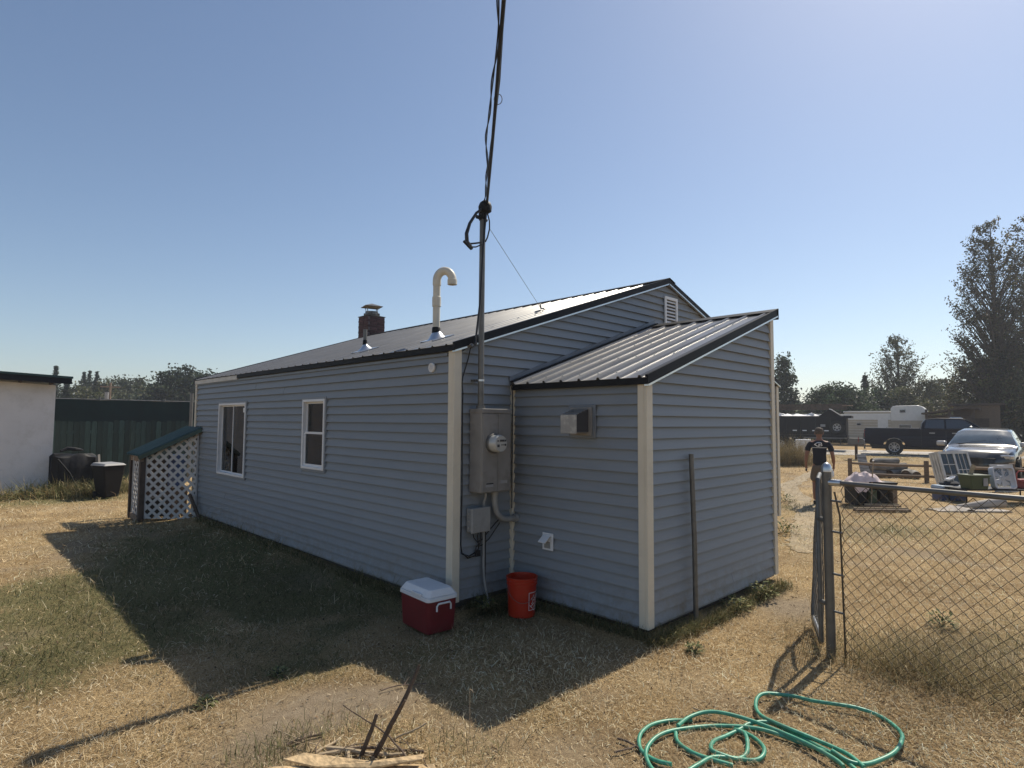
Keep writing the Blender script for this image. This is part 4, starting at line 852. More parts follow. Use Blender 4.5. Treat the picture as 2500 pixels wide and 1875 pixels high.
for k in range(16):
    a0 = gp(rgt.uniform(720, 1080), rgt.uniform(1800, 1868)); q = rgt.random()*6.28; L = rgt.uniform(.07, .22); b0 = a0+np.array([math.cos(q)*L, math.sin(q)*L, 0]); a0[2] += rgt.uniform(.01, .04); b0[2] += rgt.uniform(.01, .09)
    stick(('thin dark brown twig lying loose in the brush pile', 'thin pale dry twig lying loose in the brush pile')[k % 2], a0, b0, rgt.uniform(.002, .0045), .0015, ('stick', 'palestick')[k % 2], knots=4, grp=('loose dark twigs in the brush pile', 'loose pale twigs in the brush pile')[k % 2])
def plank(label, corners, th=.011, lift=.02, tilt=(0, 0, 0, 0), mat='osb'):
    tilt = list(tilt)+[0]*9; P = [G(c[0], c[1], lift+z) for c, z in zip(corners, tilt)]
    t = thing('broken_board', label, 'board', tuple(P[0]), group='broken board pieces'); m = MB().prism([tuple(p) for p in P], (0, 0, th)); m.build('board', mat, t, world=True, bevel=.002); return t
plank('broken strand board piece lying across the brush pile', [(692, 1858), (742, 1842), (905, 1862), (1036, 1845), (1030, 1858), (900, 1880), (770, 1876)], lift=.045, tilt=(0, .008, 0, .03, .03, 0, 0))
plank('wide strand board piece under the other broken board', [(600, 1902), (660, 1876), (830, 1870), (1060, 1870), (1075, 1905), (850, 1935)], lift=.025)
# ------------------------------------------------------------------ small leafy weeds
def leaf_cluster(name, label, pos, n, rad, ls, cols, h=.12, cat='weed', grp=None, seed=0):
    rg = np.random.default_rng(seed); m = []; f = []; col = []
    for k in range(n):
        a_ = rg.random()*6.28; r = rad*rg.random()**.6; z = h*rg.random()*(1-.5*r/rad); c = np.array([r*math.cos(a_), r*math.sin(a_), z]); l = ls*(.6+.8*rg.random()); d = np.array([math.cos(a_+rg.normal(0, .6)), math.sin(a_+rg.normal(0, .6)), rg.normal(.2, .4)]); d /= np.linalg.norm(d); s = np.cross(d, [0, 0, 1]); s = s/np.linalg.norm(s)*l*.32
        o = len(m); m += [c, c+d*l*.5+s, c+d*l, c+d*l*.5-s]; f.append((o, o+1, o+2, o+3)); cc = cols[rg.integers(len(cols))]*(.7+.6*rg.random()); col += [list(cc)+[1]]*4
    ob = np_mesh('leaves', np.array(m), np.array(f), 4, attr_grass, {'tint': ('FLOAT_COLOR', np.array(col))}); t = thing(name, label, cat, tuple(pos), group=grp); ob.parent = t
    st = MB()
    for k in range(5): a_ = k*1.3; st.tube([(0, 0, -.02), (rad*.3*math.cos(a_), rad*.3*math.sin(a_), h*.4), (rad*.7*math.cos(a_), rad*.7*math.sin(a_), h*.7)], .003, 4)
    st.build('stems', 'greenboard', t); return t
for k, (px, py, rad, h, lb) in enumerate([(680, 1648, .06, .06, 'low green weed on the edge of the house shadow'), (500, 1722, .06, .05, 'low dark weed in the dry lawn near the pole shadow'), (1695, 1590, .07, .07, 'green weed clump in front of the addition'), (1855, 1452, .18, .16, 'bushy weed at the far corner of the addition'), (1800, 1482, .14, .12, 'sprawling weed under the addition front wall'), (2300, 1530, .12, .18, 'scraggly weed behind the chain link fence'), (1908, 1300, .3, .28, 'leafy weed beside the walk behind the addition'), (1915, 1225, .3, .22, 'low leafy weed patch by the walk'), (1180, 1480, .12, .1, 'dark weed between the cooler and the bucket'), (300, 1190, .25, .5, 'green weed beside the black bin')]):
    leaf_cluster('weed', lb, gp(px, py), int(90+260*rad), rad, .025+.10*rad, GREEN*1.1, h, seed=k)
def stalk(px, py, tx, ty, lb):
    b_ = gp(px, py); e_ = up(tx, ty, b_); t = thing('grass_stalk', lb, 'grass stalk', tuple(b_), group='single pale grass stalks'); c = (b_+e_)/2+CR*.01
    MB().tube([b_, c, e_, e_+CR*.012+np.array([0, 0, -.006])], [.0018, .0016, .0014, .001], 5).build('stem', 'palestick', t, smooth=True, world=True)
    MB().tube([e_, e_+CR*.012+np.array([0, 0, -.006]), e_+CR*.02+np.array([0, 0, -.02])], [.002, .003, .001], 5).build('seed_head', 'palestick', t, smooth=True, world=True)
stalk(1138, 1872, 1147, 1682, 'tall pale grass stalk right of the brush pile'); stalk(1180, 1880, 1250, 1775, 'slanting pale grass stalk right of the brush pile')

# ================================================================== LATTICE LEAN-TO against the long wall
WP = np.array([-.02, 7.62]); EP = np.array([-.85, 8.22]); BD = np.array([0., .75])
t = thing('lattice_shelter', 'small lean-to with white lattice sides and green metal roof', 'shelter', (-.4, 7.95, 0))
ud = EP-WP; UL = np.linalg.norm(ud); ud = ud/UL; un = np.array([ud[1], -ud[0]]); un = un if un[1] < 0 else -un
zt = lambda u: 1.72-.50*u/UL                 # under side of the roof
def lat_panel(org, d, L, zf, z0, name, lean=.08):
    nrm = np.array([d[1], -d[0]]); poly = [(0, z0), (L, z0+.02), (L, zf(L)), (0, zf(0))]
    fr = MB()
    for (a_, b_) in ((poly[0], poly[3]), (poly[1], poly[2])):
        fr.beam((org[0]+d[0]*a_[0], org[1]+d[1]*a_[0], a_[1]), (org[0]+d[0]*b_[0]+.0, org[1]+d[1]*b_[0], b_[1]), .012, .03)
    P = fr.build(name, 'lattice', t, world=True)
    for sgn, off in ((1, .0), (-1, .007)):
        for k in range(-26, 40):
            c = k*.168; w = .047; hx = w*.7071
            quad = [(c-hx, z0-.1), (c+hx, z0-.1), (c+hx+sgn*2.6, z0+2.5), (c-hx+sgn*2.6, z0+2.5)]
            cp = clip_poly(quad, poly)
            if len(cp) < 3: continue
            MB().prism([(org[0]+d[0]*a_+nrm[0]*off, org[1]+d[1]*a_+nrm[1]*off, b_) for a_, b_ in cp], (nrm[0]*.006, nrm[1]*.006, 0)).build('slat', 'lattice', P, world=True)
lat_panel(WP+ud*.03, ud, UL-.13, lambda u: zt(u)-.02, .03, 'lattice_panel')
lat_panel(EP+np.array([0, .06]), np.array([0., 1.]), .42, lambda u: zt(UL)-.04, .05, 'lattice_panel')
for o_, z_ in ((EP-ud*.04, zt(UL)), (EP-ud*.04+BD, zt(UL))): MB().bx((o_[0]-.045, o_[1]-.045, -.05), (o_[0]+.045, o_[1]+.045, z_-.02)).build('post', 'darkwood', t, world=True)
MB().beam((*(EP-ud*.02+[0, -.06]), zt(UL)-.06), (*(EP-ud*.02+BD+[0, .06]), zt(UL)-.06), .05, .11).build('header', 'wood', t, world=True)
MB().beam((*(WP+un*-.04), zt(0)-.04), (*(EP-un*.04), zt(UL)-.045), .04, .08).build('rafter', 'darkwood', t, world=True); MB().beam((*(WP+BD), zt(0)-.04), (*(EP+BD), zt(UL)-.045), .04, .08).build('rafter', 'darkwood', t, world=True)
MB().beam((-.16, 7.62, .50), (-.05, 7.30, .02), .03, .06).build('brace', 'darkwood', t, world=True)
MB().beam((*(EP+[.02, 0]), .06), (*(EP+[.02, .52]), .06), .09, .10).build('sill', 'wood', t, world=True)
# roof sheet
m = MB(); rows = []
U0, U1 = -.0, UL+.06; n = 0; xs2 = []
for k in range(9): b0 = -.10+k*.125; xs2 += [(b0, 0), (b0+.03, .0), (b0+.042, .03), (b0+.062, .03), (b0+.074, 0)]
xs2 = [q for q in xs2 if q[0] < .9]; vs = []
for u in (U0, U1):
    for b_, h_ in xs2: q = WP+ud*u; vs.append((q[0], q[1]+b_, zt(u)+.02+h_))
nn_ = len(xs2); vs += [(x, y, z-.004) for x, y, z in vs]
m.add(vs, [(i, i+1, nn_+i+1, nn_+i) for i in range(nn_-1)]+[(2*nn_+i, 3*nn_+i, 3*nn_+i+1, 2*nn_+i+1) for i in range(nn_-1)]); m.build('roof_panel', 'greenroof', t, world=True)
MB().beam((*(WP+[0, -.11]), zt(0)-.02), (*(EP+ud*.06+[0, -.11]), zt(UL)-.045), .02, .07).build('roof_edge', 'greenroof', t, world=True)
MB().bx((-.80, 8.86, .05), (-.03, 8.88, 1.1)).build('added_backing', 'darkwood', t, world=True)  # added dark sheet, hides the sunlit ground so the lattice openings look dark
# things stored inside
def carton(name, lb, cat, p, d, mat, rz=.2):
    t = thing(name, lb, cat, p, rz); MB().box((0, 0, d[2]/2), d).build('body', mat, t, bevel=.01); MB().box((0, 0, d[2]*.8), (d[0]*1.02, d[1]*1.02, d[2]*.06)).build('rim', mat, t); return t
carton('storage_tub', 'blue plastic tub behind the lattice', 'tub', (-.24, 8.2, .62), (.2, .26, .6), 'bluecooler'); carton('storage_tub', 'dark low tub on the ground behind the lattice', 'tub', (-.55, 8.5, .02), (.36, .24, .38), 'bin')
carton('wood_crate', 'dark wooden crate carrying the blue tub behind the lattice', 'crate', (-.24, 8.2, .0), (.3, .3, .61), 'darkwood')

# ================================================================== LEFT BACKGROUND
c1 = G(121, 1208); c2 = G(0, 1218); wd_ = np.array([-1., .0]); wn_ = np.array([-wd_[1], wd_[0]]); wn_ = wn_ if wn_[1] > 0 else -wn_
t = thing('white_shed', 'plain white-painted shed with dark roof overhang', 'shed', tuple(c1))
Q = lambda u, v, z: (c1[0]+wd_[0]*u+wn_[0]*v, c1[1]+wd_[1]*u+wn_[1]*v, z)
MB().prism([Q(0, 0, -.05), Q(5, 0, -.05), Q(5, 0, 2.95), Q(0, 0, 2.74)], (wn_[0]*4, wn_[1]*4, 0)).build('wall', 'whitewall', t, world=True)
for k in range(4): MB().prism([Q(.02+k*1.22, -.006, 0), Q(1.225+k*1.22, -.006, 0), Q(1.225+k*1.22, -.006, 2.76+.04*k+.02), Q(.02+k*1.22, -.006, 2.73+.04*k)], (wn_[0]*.006, wn_[1]*.006, 0)).build('panel', 'whitewall', t, world=True)
MB().prism([Q(-.30, -.42, 2.90), Q(5.3, -.42, 3.12), Q(5.3, -.42, 3.17), Q(-.30, -.42, 2.95)], (wn_[0]*4.8, wn_[1]*4.8, 0)).build('roof', 'greenroof', t, world=True)
MB().prism([Q(-.28, -.40, 2.76), Q(5.3, -.40, 2.98), Q(5.3, -.40, 3.118), Q(-.28, -.40, 2.898)], (wn_[0]*.03, wn_[1]*.03, 0)).build('fascia', 'char', t, world=True)
for k in range(5): MB().beam(Q(.1+k*.6, -.37, 2.80+.025*k), Q(.1+k*.6, .1, 2.80+.025*k), .045, .12).build('rafter_tail', 'darkwood', t, world=True)
MB().bx((c1[0]-.02, c1[1]-.012, 0), (c1[0]+.012, c1[1]+.02, 2.72)).build('corner_trim', 'whitewall', t, world=True)
# green board fence
FB = G(318, 1170); FY = FB[1]
t = thing('board_fence', 'dark green wooden board fence behind the lattice shelter', 'fence', (0, FY, 0))
bmesh0 = None; x = -5.2; k = 0
base_b = MB().prism([(-.066, 0, -.02), (.066, 0, -.02), (.066, 0, 1.79), (.035, 0, 1.83), (-.035, 0, 1.83), (-.066, 0, 1.79)], (0, .02, 0)).build('board', 'greenboard', t)
while x < 5.5:
    q = base_b if k == 0 else base_b.copy()
    if k: COL.objects.link(q)
    q.location = (x, random.uniform(-.006, .006), random.uniform(-.03, .03)); q.rotation_euler = (0, random.uniform(-.008, .008), 0); x += .146; k += 1
for zq in (.35, 1.45): MB().bx((-5.2, .021, zq), (5.5, .06, zq+.09)).build('rail', 'greenboard', t)
for xq in (-3.6, -1.15, 1.3, 3.7): MB().bx((xq-.045, .061, -.1), (xq+.045, .15, 1.75)).build('post', 'greenboard', t)
pp = G(313, 1172); MB().beam((pp[0], pp[1]-.12-FY, 0), (pp[0]+.06, pp[1]-.06-FY, 1.84), .10, .10, up=(0, 1, 0)).build('brace_post', 'greenboard', t)
# tall screened fence behind it
zs = FY+1.6
t = thing('screen_fence', 'tall fence covered in dark green privacy screen', 'fence', (0, zs, 0))
for k in range(6):
    xa = -5.4+k*1.9; m = MB(); vs = []; n = 8
    for i in range(n+1):
        u = i/n; vs += [(xa+1.9*u, .02*math.sin(u*math.pi)+.012*math.sin(u*9+k), .02), (xa+1.9*u, .0, 2.50+.02*math.sin(u*math.pi))]
    vs += [(x_, y_+.004, z_) for x_, y_, z_ in vs]; q = 2*(n+1)
    m.add(vs, [(2*i, 2*i+2, 2*i+3, 2*i+1) for i in range(n)]+[(q+2*i, q+2*i+1, q+2*i+3, q+2*i+2) for i in range(n)]); m.build('screen_panel', 'greenfabric', t, smooth=True)
    MB().tube([(xa, .04, -.1), (xa, .04, 2.62)], .035, 10).build('post', 'galv', t, smooth=True)
MB().tube([(-5.4, .04, 2.53), (6, .04, 2.53)], .02, 8).build('top_rail', 'galv', t, smooth=True)
cpx = DEP(467, 19.0); MB().tube([(cpx[0], cpx[1]-zs-.1, 0), (cpx[0], cpx[1]-zs-.1, 2.72)], .05, 12).build('corner_post', 'galv', t, smooth=True)
# black wheeled bin
p = gp(262, 1216)
t = thing('trash_bin', 'black wheeled rubbish bin with pale dusty lid', 'bin', tuple(p), R_(20)); t.scale = (.86, .90, .86)
m = MB(); a_ = .22; m.add([(-a_*.85, -a_*.9, .04), (a_*.85, -a_*.9, .04), (a_*.85, a_*.9, .04), (-a_*.85, a_*.9, .04), (-.29, -.27, .9), (.29, -.27, .9), (.29, .30, .9), (-.29, .30, .9)], [(0, 1, 2, 3), (4, 5, 6, 7), (0, 1, 5, 4), (1, 2, 6, 5), (2, 3, 7, 6), (3, 0, 4, 7)]); m.build('body', 'bin', t, bevel=.03, seg=3)
MB().add([(-.31, -.30, .91), (.31, -.30, .91), (.31, .33, .91), (-.31, .33, .91), (-.25, -.25, .97), (.25, -.25, .97), (.25, .3, .99), (-.25, .3, .99)], [(0, 1, 2, 3), (4, 5, 6, 7), (0, 1, 5, 4), (1, 2, 6, 5), (2, 3, 7, 6), (3, 0, 4, 7)]).build('lid', 'binlid', t, bevel=.015)
MB().tube([(-.26, .36, .88), (.26, .36, .88)], .016, 8).build('handle', 'bin', t)
for sx in (-1, 1): MB().tube([(sx*.2, .20, .1), (sx*.25, .22, .1)], .1, 16).build('wheel', 'tyre', t, smooth=True)
# tarp-covered cart
p = gp(176, 1205)
t = thing('covered_grill', 'grill under a sagging black tarp beside the white shed', 'covered grill', tuple(p), R_(8))
m = MB(); n = 30; prof_ = [(.0, 1.0), (.40, 1.0), (.48, .95), (.49, .6), (.50, .02)]; vs = []; fs = []; rg = np.random.default_rng(4)
for i, (s, z) in enumerate(prof_):
    for k in range(n):
        a_ = 2*math.pi*k/n; sq_ = 1/max(abs(math.cos(a_)), abs(math.sin(a_)))**.9; w = (1+.05*math.sin(5*a_+i)+.04*math.sin(11*a_)*i/3)
        vs.append((s*math.cos(a_)*sq_*w*.95, s*math.sin(a_)*sq_*w*.6, z-(.05*abs(math.sin(2.5*a_)) if 0 < i < 3 else 0)+(.03*math.sin(3*a_) if i == 1 else 0)))
for i in range(len(prof_)-1):
    for k in range(n): fs.append((i*n+k, i*n+(k+1) % n, (i+1)*n+(k+1) % n, (i+1)*n+k))
m.add(vs, fs); m.build('tarp', 'tarp', t, smooth=True)
MB().beam((.50, -.36, .02), (.44, -.30, .98), .10, .02).build('folded_edge', 'tarpedge', t); MB().tube([(-.45, -.42, .9), (-.2, -.44, .55), (-.05, -.45, .2)], .02, 6).build('tarp_fold', 'tarp', t, smooth=True)
m = MB(); m.tube([(-.3, -.05, 1.08), (-.15, .0, 1.14), (0, -.05, 1.12), (.12, 0, 1.10), (.2, .05, 1.08)], [.03, .05, .045, .035, .02], 7); m.build('crumpled_cloth', 'tarp', t, smooth=True)
# low roof of a distant building
p = DEP(158, 30)
t = thing('distant_building', 'far building with pale low roof behind the screened fence', 'building', tuple(p), R_(-20)); MB().bx((-.4, 0, 0), (1.0, 5, 2.75)).build('wall', 'whitewall', t); MB().prism([(-.6, -.3, 2.75), (1.3, -.3, 2.65), (1.3, -.3, 2.71), (-.6, -.3, 2.82)], (0, 5.6, .0)).build('roof', 'camper', t)
# ================================================================== RIGHT BACKGROUND: vehicles
def wheel(t, x, y, r, w, rim=.62, spokes=8, side=-1, z=None):
    z = r if z is None else z; m_ = Matrix.Translation((x, y, z)) @ Matrix.Rotation(R_(90)*(-side), 4, 'X')
    wh = MB().lathe([(r*rim, -w/2), (r*.93, -w/2), (r, -w*.32), (r, w*.32), (r*.93, w/2), (r*rim, w/2), (r*rim, w*.2), (r*rim, -w/2)], 28, m_).build('wheel', 'tyre', t, smooth=True)
    m = MB(); m.lathe([(r*rim, w*.46), (r*rim*.9, w*.44), (r*rim*.86, w*.3), (r*rim*.98, w*.2)], 28, m_); m.tube([m_ @ Vector((0, 0, w*.2)), m_ @ Vector((0, 0, w*.44))], r*.16, 12)
    for k in range(spokes):
        a_ = 2*math.pi*k/spokes; m.beam(m_ @ Vector((r*.1*math.cos(a_), r*.1*math.sin(a_), w*.40)), m_ @ Vector((r*rim*.93*math.cos(a_), r*rim*.93*math.sin(a_), w*.40)), r*.10, r*.10, up=m_.to_3x3() @ Vector((0, 0, 1)))
    m.build('rim', 'rim', wh, smooth=False)
    MB().lathe([(0, w*.12), (r*rim, w*.12)], 24, m_).build('brake_disc', 'dark', wh); return wh
def arch(xc, r, n=8): return [(xc+r*math.cos(a_), .42+r*.95*math.sin(a_)) for a_ in [math.pi*k/n for k in range(n+1)]]
# pickup (x forward from the tail, near side is -y before turning)
tail = G(2112, 1109, .22); hdg = math.atan2(-.974, .222)
t = thing('pickup_truck', 'dark blue crew cab pickup truck parked on the road', 'pickup truck', (tail[0]+.9*.974, tail[1]+.9*.222, .23), hdg)
hw = lambda x, z: .99-.05*max(0, .55-z)-.06*max(0, (z-1.15))-(.10*max(0, x-6.0))
prof = [(.0, .62), (.02, 1.0), (.0, 1.36), (.06, 1.43), (2.52, 1.43), (2.53, 1.39), (5.05, 1.38), (6.0, 1.34), (6.45, 1.24), (6.6, 1.05), (6.62, .6), (6.5, .5), (5.97, .46)]+arch(5.45, .52)[0:]+[(4.93, .46), (1.87, .46)]+arch(1.35, .52)+[(.83, .5)]
MB().loft(prof, hw).build('body', 'navy', t, bevel=.02)
hwc = lambda x, z: .93-.30*(z-1.38)
MB().loft([(2.56, 1.385), (2.62, 1.70), (2.78, 1.92), (3.3, 1.965), (4.2, 1.955), (4.42, 1.92), (5.18, 1.385)], hwc).build('cab', 'navy', t, bevel=.02)
for sg in (-1, 1):
    def sidepoly(pl, nm, mat, off=.006):
        MB().prism([(x, sg*(hwc(x, z)+off), z) for x, z in pl], (0, -sg*.004, 0)).build(nm, mat, t)
    sidepoly([(2.72, 1.44), (2.80, 1.86), (3.55, 1.895), (3.55, 1.43)], 'side_window', 'carglass'); sidepoly([(3.63, 1.43), (3.63, 1.895), (4.22, 1.885), (4.40, 1.83), (4.86, 1.45)], 'side_window', 'carglass')
    for xq in (3.02, 3.98): MB().box((xq, sg*1.0, 1.19), (.24, .03, .04)).build('door_handle', 'rim', t)
    for xq in (2.55, 3.60, 4.72): MB().bx((xq, sg*.985, .55), (xq+.012, sg*.992, 1.37)).build('door_seam', 'dark', t)
    MB().box((4.62, sg*1.12, 1.46), (.11, .22, .20)).build('mirror', 'rim', t, bevel=.02); MB().box((0.02, sg*.90, 1.13), (.06, .16, .36)).build('tail_light', 'rederr', t, bevel=.01)
    wheel(t, 1.35, sg*.86, .42, .28, .6, 8, sg); wheel(t, 5.45, sg*.86, .42, .28, .6, 8, sg)
    MB().bx((2.6, sg*.86, .38), (4.8, sg*.95, .44)).build('running_board', 'black', t)
    MB().box((6.55, sg*.75, 1.05), (.1, .35, .2)).build('headlight', 'rim', t)
MB().prism([(4.46, -.76, 1.915), (4.46, .76, 1.915), (5.16, .88, 1.41), (5.16, -.88, 1.41)], (.006, 0, .01)).build('windshield', 'carglass', t)
MB().bx((.14, -.72, 1.0), (2.45, .72, 1.02)).build('bed_floor', 'dark', t); MB().bx((-.10, -.93, .58), (.02, .93, .76)).build('bumper', 'rim', t, bevel=.02)
MB().bx((.3, -.5, .3), (6.2, .5, .52)).build('chassis', 'dark', t)
# dump trailer behind it
p = G(1990, 1100, .22)
t = thing('dump_trailer', 'black dump trailer with spare tyre on its side', 'trailer', (p[0]+1.0, p[1]+.25, .23), hdg)
MB().bx((-4.2, -1.0, .80), (1.75, 1.0, .95)).build('deck_frame', 'blackpaint', t)
MB().bx((-4.2, -1.02, .96), (1.70, -.98, 2.05)).build('side_wall', 'blackpaint', t); MB().bx((-4.2, .98, .96), (1.70, 1.02, 2.05)).build('side_wall', 'blackpaint', t); MB().bx((1.66, -.98, .96), (1.72, .98, 2.08)).build('front_wall', 'blackpaint', t); MB().bx((-4.2, -.98, .96), (-4.15, .98, 2.05)).build('tail_gate', 'blackpaint', t)
MB().bx((-4.22, -1.06, 2.02), (1.72, -.97, 2.10)).build('top_rail', 'blackpaint', t); MB().bx((1.60, -1.05, 1.98), (2.0, 1.05, 2.12)).build('front_lip', 'blackpaint', t)
for xq in np.arange(-4.1, 1.6, .82): MB().bx((xq, -1.07, .96), (xq+.07, -1.021, 2.0)).build('side_rib', 'blackpaint', t)
for xq in (-3.5, -2.95, -2.4, -1.2, -.65, -.1, .55, 1.1): MB().bx((xq, -1.078, 1.18), (xq+.24, -1.071, 1.24)).build('reflector', 'wht', t)
MB().bx((.35, -1.08, 1.45), (.62, -1.075, 1.6)).build('maker_plate', 'binlid', t)
wheel(t, 1.25, -1.16, .40, .22, .55, 6, -1, 1.42)
for xq in (-1.9, -1.0): wheel(t, xq, -.98, .38, .22, .55, 6, -1); wheel(t, xq, .98, .38, .22, .55, 6, 1)
MB().prism([(-2.4, -1.15, .78), (-2.2, -1.15, .90), (-.7, -1.15, .90), (-.5, -1.15, .78)], (0, .3, 0)).build('fender', 'blackpaint', t)
MB().beam((1.7, -.6, .7), (3.1, 0, .62), .1, .12).build('tongue', 'blackpaint', t); MB().beam((1.7, .6, .7), (3.1, 0, .62), .1, .12).build('tongue', 'blackpaint', t); MB().tube([(2.6, 0, .15), (2.6, 0, 1.1)], .05, 10).build('jack', 'galv', t); MB().box((2.6, 0, .06), (.2, .2, .04)).build('jack_foot', 'galv', t)
# load in it
tl = thing('trailer_load', 'heap of pale rubble and sheets filling the dump trailer', 'load', (p[0]+1.0-.222*1.2, p[1]+.25+.974*1.2, 2.02+.23), hdg)
m = MB(); n = 24; vs = []; rg = np.random.default_rng(9)
for i in range(n+1):
    for j in range(7): u = i/n; v = j/6; vs.append((-2.6+4.0*u, -.93+1.86*v, -.02+.16*math.sin(v*math.pi)*(.5+rg.random())*(1 if .0 < u < 1 else .2)+.09*rg.random()))
m.add(vs, [(i*7+j, (i+1)*7+j, (i+1)*7+j+1, i*7+j+1) for i in range(n) for j in range(6)]); m.build('rubble', 'lid', tl, smooth=True)
for k in range(5): MB().box((rg.uniform(-1.5, 1), rg.uniform(-.7, 0), .2), (.3, .25, .08), m=Matrix.Rotation(rg.uniform(-.5, .5), 4, 'Y')).build('chunk', 'wht', tl)
tl = thing('tarp_ridge', 'peaked black tarp at the front of the dump trailer', 'tarp', (p[0]+1.0+.222*.9, p[1]+.25-.974*.9, 2.04+.23), hdg)
MB().prism([(-.75, -.95, -.03), (-.1, -.95, .46), (.0, -.95, .47), (.7, -.95, -.03)], (0, 1.9, 0)).build('tarp', 'tarp', tl, bevel=.03); MB().tube([(-.05, -.98, .48), (-.05, .98, .48)], .025, 8).build('bow', 'alum', tl)
# white work trailer with a plank rack behind
p = DEP(1985, 47); p2 = DEP(2062, 46.5)
t = thing('box_trailer', 'white box trailer with plank rack on its roof', 'trailer', (p2[0], p2[1], .23), hdg)
MB().bx((-8, 0, .5), (0, 2.2, 2.38)).build('body', 'camper', t, bevel=.05); MB().bx((-8.02, -.02, .45), (.02, 2.22, .56)).build('skirt', 'greysteel', t)
for xq in (-4.4, -3.5): wheel(t, xq, .0, .38, .22, .55, 6, -1)
for xq in (-7.4, -5.2, -2.4, -.4): MB().bx((xq, -.02, 2.381), (xq+.09, .06, 3.15)).build('rack_post', 'darkwood', t)
for zq in (2.72, 2.88, 3.04): MB().bx((-8, -.08, zq), (.1, -.021, zq+.135)).build('plank', 'darkwood', t)
for zq in (2.55,): MB().bx((-3.4, -.06, zq), (.1, -.022, zq+.06)).build('rail', 'black', t)
MB().bx((.2, -.5, 2.5), (.3, 1.5, 2.55)).build('rack_bar', 'wood', t); MB().bx((-.2, -.3, 3.02), (.5, .3, 3.08)).build('plank', 'wood', t)
# travel trailer
p = DEP(2058, 46)
t = thing('travel_trailer', 'old white and tan travel trailer with rounded rear end', 'travel trailer', (p[0], p[1], .22), math.atan2(-.99, .12)); t.scale = (.77, 1, 1)
hw2 = lambda x, z: 1.1
def side_prof(y): return y
MB().loft([(0, .5), (0, 2.42), (.15, 2.5), (3.9, 2.56), (4.0, 2.5), (4.0, .5)], lambda x, z: 1.1).xf(Matrix.Translation((0, 1.1, 0))).build('body', 'tan', t, bevel=.03)
rp = [(3.98, .5), (3.98, 2.75), (4.1, 2.92), (4.4, 2.98), (6.1, 3.0)]+[(6.1+.75*math.sin(a_), 2.25+.75*math.cos(a_)) for a_ in [R_(12*k) for k in range(1, 8)]]+[(6.86, 1.0), (6.6, .55)]
MB().loft(rp, lambda x, z: 1.12).xf(Matrix.Translation((0, 1.1, 0))).build('rear_section', 'camper', t, bevel=.04)
MB().bx((.02, -.012, 1.95), (3.97, -.001, 2.42)).build('upper_band', 'camper', t); MB().bx((-.05, -.04, 2.5), (3.9, 2.24, 2.60)).build('roof', 'camper', t, bevel=.02)
for zq in (.8, 1.0, 1.2, 1.4, 1.6, 1.8): MB().bx((.02, -.010, zq), (3.97, -.001, zq+.02)).build('siding_seam', 'camper', t)
MB().bx((3.99, -.035, .55), (6.7, -.021, 1.9)).build('lower_band', 'tan', t)
for (xa, xb, za, zb_) in ((1.1, 1.5, 1.5, 1.72), (4.7, 5.2, 2.45, 2.72), (4.6, 5.6, 1.25, 1.62)):
    w = MB().bx((xa, -.05, za), (xb, -.03, zb_)).build('window', 'rim', t); MB().bx((xa+.04, -.056, za+.04), (xb-.04, -.051, zb_-.04)).build('pane', 'carglass', w)
d_ = MB().bx((2.9, -.03, .6), (3.75, -.013, 2.3)).build('door', 'camper', t); MB().bx((3.6, -.05, 1.3), (3.68, -.031, 1.4)).build('handle', 'dark', d_)
wheel(t, 2.4, .1, .36, .2, .55, 6, -1); MB().beam((0, 1.1, .5), (-1.2, 1.1, .45), .12, .12).build('tongue', 'black', t)
MB().tube([(-.6, 1.1, .45), (-.6, 1.1, .0)], .04, 8).build('jack', 'galv', t); MB().tube([(6.3, .6, .5), (6.3, .6, -.02)], .04, 8).build('jack', 'galv', t); MB().tube([(6.3, 1.7, .5), (6.3, 1.7, -.02)], .04, 8).build('jack', 'galv', t)
# dark sheds beyond
p = DEP(2256, 41.5)
t = thing('dark_shed', 'dark open shed with sloping roof behind the pickup', 'shed', (p[0], p[1], .2), math.atan2(-.99, .1))
MB().bx((0, .8, 0), (2.6, 3, 2.3)).build('wall', 'darkwood', t); MB().prism([(-.2, -.3, 2.45), (2.3, -.3, 2.85), (3.0, -.3, 2.75), (3.0, -.3, 2.65), (2.3, -.3, 2.75), (-.2, -.3, 2.35)], (0, 3.6, 0)).build('roof', 'darkwood', t)
for xq in (0, 1.3, 2.6): MB().bx((xq, -.1, 0), (xq+.14, .05, 2.7)).build('post', 'darkwood', t)
p = DEP(2325, 43)
t = thing('brown_outbuilding', 'brown flat-fronted outbuilding under the large tree', 'building', (p[0], p[1], .2), math.atan2(-.99, .1)); MB().bx((0, 0, 0), (2.6, 3, 3.0)).build('wall', 'wood', t); MB().bx((-.3, -.3, 3.001), (2.9, 3.3, 3.15)).build('roof', 'darkwood', t); MB().bx((1, -.03, .1), (2, -.001, 2.1)).build('door', 'darkwood', t)
p = DEP(2330, 39.5)
t = thing('blue_drum', 'pale blue drum behind the pickup cab', 'drum', (p[0], p[1], .2)); MB().lathe([(0, .0), (.4, .0), (.42, .1), (.4, .5), (.43, .55), (.4, .6), (.42, 1.9), (.38, 2.1), (0, 2.1)], 20).build('body', 'bluelid', t, smooth=True); MB().lathe([(.0, 2.15), (.3, 2.15), (.3, 2.1)], 16).build('lid', 'bluelid', t)
